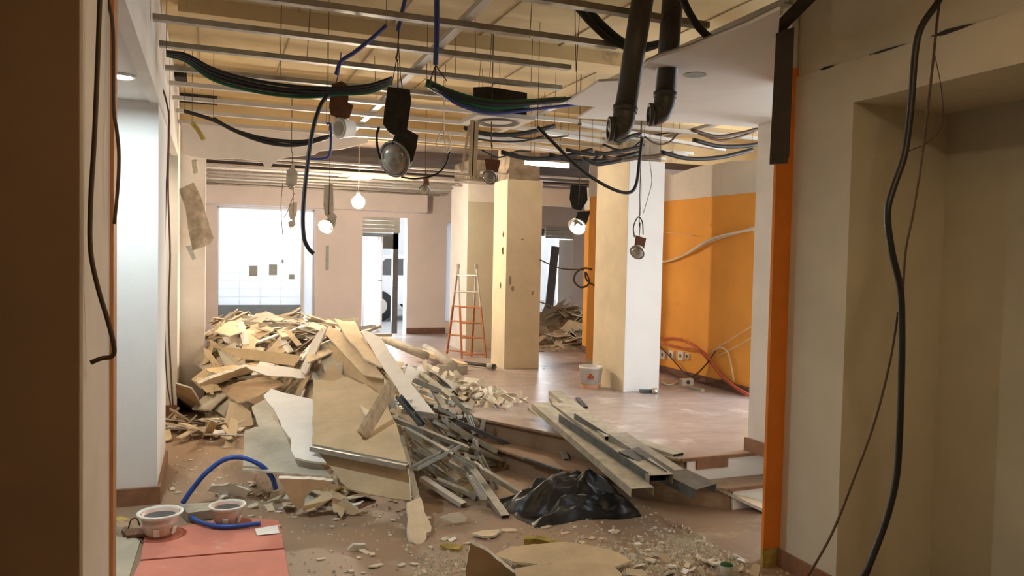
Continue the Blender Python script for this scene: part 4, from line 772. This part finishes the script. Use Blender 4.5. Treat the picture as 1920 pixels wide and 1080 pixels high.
for i in range(14):
    x0, y0 = random.uniform(880, 1330), random.uniform(238, 296); l = random.uniform(60, 150)
    cable([(x0, y0), (x0 + l * .35, y0 + random.uniform(2, 14)), (x0 + l * .7, y0 + random.uniform(-4, 12)), (x0 + l, y0 + random.uniform(-10, 6))], random.uniform(5.6, 7.0), random.uniform(.007, .01) if i % 2 else random.uniform(.015, .02), 'cable_brown' if i % 3 == 0 else 'cable_black', ('thin ' if i % 2 else 'thick ') + ('brown' if i % 3 == 0 else 'dark') + ' loose cable tangled among the rails ' + ('left of the white column' if x0 < 1060 else 'above the white column' if x0 < 1200 else 'under the plasterboard ceiling edge'), 7, 'loose cables above the columns')
cable([(530, 345), (527, 390), (530, 440)], 8.4, .004, 'cable_brown', 'thin wire hanging before the window'); cable([(552, 362), (540, 395), (532, 408)], 8.4, .004, 'cable_brown', 'slanting wire beside the small grey fitting')
# cables at the orange wall
def wcable(pts, r, m, lab, off=.04): return tag(MB().tube([pxx(x, y, 4.95 - off) for x, y in pts], r, 7).build('cable', m, None, True), lab, 'cable')
wcable([(1238, 492), (1262, 487), (1290, 475), (1320, 458), (1350, 446), (1390, 434), (1424, 424)], .014, 'cable_pale', 'pale conduit sagging across the orange wall'); wcable([(1290, 474), (1330, 450), (1370, 438), (1424, 428)], .012, 'lamp_white', 'second pale conduit along the sagging one', .07)
wcable([(1236, 435), (1270, 438), (1300, 442)], .004, 'cable_pale', 'thin thread on the upper orange wall')
wcable([(1236, 634), (1270, 635), (1300, 648), (1325, 672), (1355, 708), (1390, 735), (1420, 755)], .012, 'cable_red', 'red hose curving down the orange wall'); wcable([(1236, 642), (1280, 652), (1320, 660), (1345, 695), (1380, 725), (1420, 748)], .01, 'cable_red', 'second red hose over the sockets', .07)
wcable([(1238, 650), (1262, 675), (1290, 705), (1305, 702), (1325, 682), (1342, 658)], .008, 'cable_brown', 'dark cable looping below the sockets', .06)
wcable([(1330, 662), (1350, 652), (1364, 660), (1372, 690), (1376, 715)], .008, 'cable_pale', 'pale hose arching at the orange wall', .05); wcable([(1340, 655), (1380, 630), (1420, 605)], .005, 'cable_pale', 'upper pale string pulled to the right'); wcable([(1345, 668), (1380, 650), (1420, 626)], .005, 'cable_pale', 'lower pale string pulled to the right')
wcable([(1240, 690), (1265, 705), (1285, 712), (1330, 718), (1355, 712)], .008, 'cable_brown', 'brown cable along the skirting of the orange wall', .08)
o = thing('socket_box', pz(1287, 722, .3), 'loose white socket box on the raised floor', 'socket'); c = pz(1287, 722, .3)
MB().box((c.x - .07, c.y - .03, .3), (c.x + .07, c.y + .03, .37)).build('box', 'lamp_white', o); MB().lathe([(0, .001), (.022, .001)], (c.x, c.y - .031, .335), (0, -1, 0), 12).build('hole', 'frame_dark', o)
tag(MB().bar(pz(1293, 727, .31), pz(1318, 732, .31), .05, .02).build('loose_duct', 'pipe_dust'), 'grey duct piece lying by the socket box', 'duct')
tag(MB().tube([pz(1240, 718, .31), pz(1255, 722, .31), pz(1272, 716, .31)], .01, 6).build('plug_lead', 'lamp_white', None, True), 'white plug lead on the raised floor', 'cable')
o = thing('tool', pz(1220, 733, .3), 'dark metal tool lying at the foot of the white column', 'tool'); MB().bar(pz(1200, 733, .32), pz(1222, 733, .32), .05, .03).build('body', 'steel_dark', o); MB().lathe([(0, 0), (.03, 0), (.03, .05), (0, .05)], pz(1222, 733, .325), RT, 12).build('cap', 'chrome', o, True)
# back room cable coil
pts = [py(1012, 487, 8.3), py(1050, 503, 8.3), py(1095, 506, 8.3)]; tag(MB().tube(pts, .008, 6).build('cable', 'cable_brown'), 'cable strung across the back room opening', 'cable')
tag(MB().tube([py(x, y, 8.47) for x, y in ((1110, 505), (1095, 503), (1080, 512), (1077, 528), (1090, 539), (1105, 530), (1098, 510), (1100, 525), (1118, 538))], .012, 7).build('cable_coil', 'cable_brown', None, True), 'dark cable coil hanging on the orange stub wall', 'cable')
# hanging insulation slab at the left pier
f = Fr(368, 410, 8.6); o = thing('hanging_slab', f.p(0, 60), 'broken insulation slab hanging on the left pier', 'plasterboard')
plate(f, [(-30, -52), (-5, -66), (8, -40), (22, 10), (30, 35), (24, 48), (-6, 60), (-14, 20), (-18, -15)], .06, 'raw_plaster', o, 'slab', .1); plate(f, [(-18, 52), (-9, 50), (0, 74), (-6, 78)], .02, 'grey_patch', o, 'loose_tab', .1)
cable([(365, 300), (366, 312), (369, 325)], 8.6, .03, 'pipe_dust', 'short dark stub on the left pier')

# ================================================================== OBJECTS ON THE FLOOR
# ladder
o = thing('ladder', pz(872, 667, .3), 'folding ladder with red lower half in front of the grey pillar', 'ladder')
A, B_ = pz(838, 663, .3), pz(884, 668, .3); C_, D_ = pz(866, 672, .3), pz(911, 671, .3); T1, T2 = py(859, 499, (A.y + C_.y) / 2), py(893, 500, (B_.y + D_.y) / 2)
def lerp(a, b, t): return a + (b - a) * t
for P, Q, n in ((A, T1, 'rail'), (B_, T2, 'rail'), (C_, T1, 'rail'), (D_, T2, 'rail')):
    MB().bar(P, lerp(P, Q, .56), .026, .02).build('lower_rail', 'ladder_red', o); MB().bar(lerp(P, Q, .52), Q, .022, .016).build('upper_rail', 'ladder_alu', o)
for P, Q, S, U in ((A, T1, B_, T2), (C_, T1, D_, T2)):
    for t in (.04, .22, .38, .55, .72, .9): MB().tube([lerp(P, Q, t), lerp(S, U, t)], .011, 8, False).build('rung', 'ladder_red' if t < .6 else 'ladder_alu', o)
for T in (T1, T2): MB().box(T - Vector((.018, .018, .03)), T + Vector((.018, .018, .03))).build('hinge', 'pipe_dust', o)
# bucket
c = pz(1107, 727, .3); o = thing('bucket', c, 'white paint bucket beside the white column', 'bucket')
MB().lathe([(0, 0), (.098, 0), (.117, .205), (.125, .205), (.125, .225), (.117, .225), (.112, .22), (.095, .01), (0, .01)], c, (0, 0, 1), 28).build('pail', 'white_plastic', o, True)
MB().lathe([(.0992, .0), (.1042, .045)], c, (0, 0, 1), 28).build('stained_bottom', 'bucket_stain', o, True)
dv = Vector((-c.x, -c.y, 0)).normalized(); sv = Vector((-dv.y, dv.x, 0))
def on_pail(u, z): t = u; r = .0985 + .0927 * z + .0015; v = dv * math.cos(t) + sv * math.sin(t); return c + v * r + Vector((0, 0, z))
for z0, z1, u0, u1, m_ in ((.105, .14, -.28, .28, 'bucket_label'), (.14, .16, -.14, .14, 'bucket_label'), (.075, .09, -.35, .35, 'grey_patch')):
    n = 6; vs = [on_pail(u0 + (u1 - u0) * i / n, z) for z in (z0, z1) for i in range(n + 1)]; MB().add(vs, [(i, i + 1, n + 2 + i, n + 1 + i) for i in range(n)]).build('printed_label', m_, o)
MB().tube([on_pail(1.5, .2), on_pail(1.3, .1), on_pail(.9, .05), on_pail(.3, .035)], .003, 5).build('handle', 'lamp_white', o)
# red and grey floor panels
def panel(poly, m_, lab): return tag(MB().prism([pz(x, y, .012) for x, y in poly], (0, 0, -.012)).build('floor_panel', m_), lab, 'floor panel')
panel([(272, 1002), (350, 985), (440, 970), (522, 975), (533, 1027), (264, 1049)], 'mat_red', 'upper red floor panel under the loose lamps'); panel([(263, 1052), (533, 1030), (545, 1100), (240, 1100)], 'mat_red', 'lower red floor panel at the bottom left')
panel([(205, 1005), (264, 1010), (236, 1100), (195, 1100)], 'mat_grey', 'grey green floor panel left of the red ones'); tag(MB().prism([pz(x, y, .016) for x, y in ((478, 992), (520, 985), (524, 1000), (482, 1004))], (0, 0, .002)).build('paper_sheet', 'board_white'), 'white paper scrap on the red panel', 'paper')
# loose downlights
for (x, y, r, lab) in ((300, 1003, .115, 'nearer loose downlight bowl with white rim on the red panel'), (426, 982, .10, 'farther loose downlight bowl with white rim beside the blue hose')):
    c = pz(x, y, .012); o = thing('loose_downlight', c, lab, 'lamp'); h = r * 1.15
    MB().lathe([(0, 0), (r * .55, 0), (r * .72, h * .2), (r * .86, h * .95), (r * .8, h * .95), (r * .5, h * .3), (0, h * .3)], c, (0, 0, 1), 28).build('bowl', 'lamp_pink', o, True)
    MB().lathe([(r * .9, h * .93), (r * 1.06, h * .95), (r * 1.06, h), (r * .92, h * 1.01), (r * .9, h * .84)], c, (0, 0, 1), 28).build('rim', 'lamp_white', o, True); MB().lathe([(0, h * .7), (r * .84, h * .84)], c, (0, 0, 1), 28).build('reflector', 'lamp_inside', o, True)
    for k in (-.5, .6):
        v = Vector((math.sin(k + .35), -math.cos(k + .35), 0)); MB().bar(c + v * r * .74 + Vector((0, 0, h * .15)), c + v * r * .84 + Vector((0, 0, h * .45)), .03, .006, up=v).build('clip', 'lamp_white', o)
tag(MB().tube([pz(342, 944, .02), pz(360, 918, .10), pz(385, 888, .2), pz(420, 862, .28), pz(455, 858, .29), pz(490, 873, .24), pz(510, 895, .16), pz(517, 916, .08)], .016, 10).build('hose', 'hose_blue', None, True), 'blue hose arching over the debris at the left', 'hose')
tag(MB().tube([pz(354, 966, .03), pz(375, 979, .03), pz(410, 987, .03), pz(450, 986, .03), pz(488, 981, .03)], .013, 10).build('hose', 'hose_blue', None, True), 'blue hose end lying on the red panel', 'hose')
tag(MB().prism([pz(x, y, .06) for x, y in ((336, 945), (395, 942), (404, 955), (352, 962))], (0, 0, -.055)).build('driver_box', 'galv_dust'), 'flat grey metal box between the loose downlights', 'box')
tag(MB().prism([pz(x, y, .03) for x, y in ((228, 993), (270, 988), (276, 1000), (238, 1004))], (0, 0, -.02)).build('bracket', 'brown_metal'), 'reddish flat bracket left of the nearer downlight', 'bracket')
tag(MB().tube([pz(240, 992, .02), pz(246, 975, .07), pz(256, 972, .09), pz(262, 985, .05)], .004, 6).build('cable', 'cable_brown', None, True), 'small wire loop at the nearer downlight', 'cable')
for x, y, r, lab in ((226, 995, .05, 'dark lump at the foot of the left jamb'), (222, 985, .035, 'ochre lump at the foot of the left jamb')):
    c = pz(x, y, .0); put('rubble_lump', frag_mesh('rubble_lump', r, .04, 'board_brown' if r > .04 else 'foam_yellow', 7), c, (.2, .1, 1), lab, 'rubble', None)
# debris at the left foot of the wall
random.seed(33)
for i in range(34):
    p = pz(random.uniform(312, 440), random.uniform(785, 830), .02)
    put('plasterboard_strip', random.choice(STRIPS), p + Vector((0, 0, random.uniform(0, .05))), (random.gauss(0, .3), random.gauss(0, .3), random.uniform(0, 6)), 'warm lit debris strip on the floor at the left openings', 'plasterboard', 'debris at the left openings', random.uniform(.4, 1.1))
for i in range(26):
    p = pz(random.uniform(400, 520), random.uniform(900, 960), .01)
    put('plaster_chip', random.choice(CH), p, (random.gauss(0, .3), random.gauss(0, .3), random.uniform(0, 6)), 'chip in the debris under the blue hose', 'plaster chip', 'chips under the blue hose', random.uniform(.7, 2.0))

# ================================================================== OUTSIDE
struct('floor_street', bx((-6, 12.95, .1), (14, 30, .22)), 'street', 'street pavement outside the door')
tag(bx((-6, 24, .2), (14, 24.5, 9)).build('facade', 'facade'), 'pale building across the street', 'building')
o = thing('car', (3.9, 17, .22), 'white parked car seen through the street door', 'car')
prof_ = [(-1.6, .35), (-1.55, .75), (-1.0, .95), (-.5, 1.4), (.9, 1.42), (1.5, .95), (2.2, .85), (2.3, .4)]
MB().prism([(3.9 + x, 16.2, .22 + z) for x, z in prof_], (0, 1.6, 0)).build('body', 'car_white', o)
MB().prism([(3.9 + x, 16.19, .22 + z) for x, z in ((-.85, .98), (-.45, 1.33), (.85, 1.35), (1.3, .98))], (0, .02, 0)).build('window', 'frame_dark', o)
for x in (-.62, 1.45):
    w_ = MB().lathe([(0, -.1), (.3, -.1), (.33, 0), (.33, .12), (0, .12)], (3.9 + x, 16.2, .55), (0, -1, 0), 20).build('wheel', 'rubber', o, True); MB().lathe([(0, .125), (.18, .125)], (3.9 + x, 16.2, .55), (0, -1, 0), 16).build('hubcap', 'chrome', o)
o = thing('motorbike', (4.1, 19.5, .22), 'dark motorbike parked behind the white car', 'motorbike')
for x in (3.6, 4.8): MB().lathe([(.28, -.05), (.34, 0), (.28, .05), (.24, 0), (.28, -.05)], (x, 19.5, .56), (0, 1, 0), 20).build('wheel', 'rubber', o, True)
MB().tube([(3.6, 19.5, .56), (3.75, 19.5, 1.25), (3.65, 19.5, 1.4)], .05, 8).build('fork', 'rubber', o, True); MB().tube([(3.75, 19.5, 1.1), (4.2, 19.5, 1.0), (4.8, 19.5, .95)], .14, 10).build('seat', 'rubber', o, True); MB().tube([(3.65, 19.2, 1.42), (3.68, 19.5, 1.38), (3.65, 19.8, 1.42)], .03, 8).build('handlebar', 'chrome', o, True)
for ob_ in list(COL.objects):
    if '_w' in ob_: del ob_['_w']
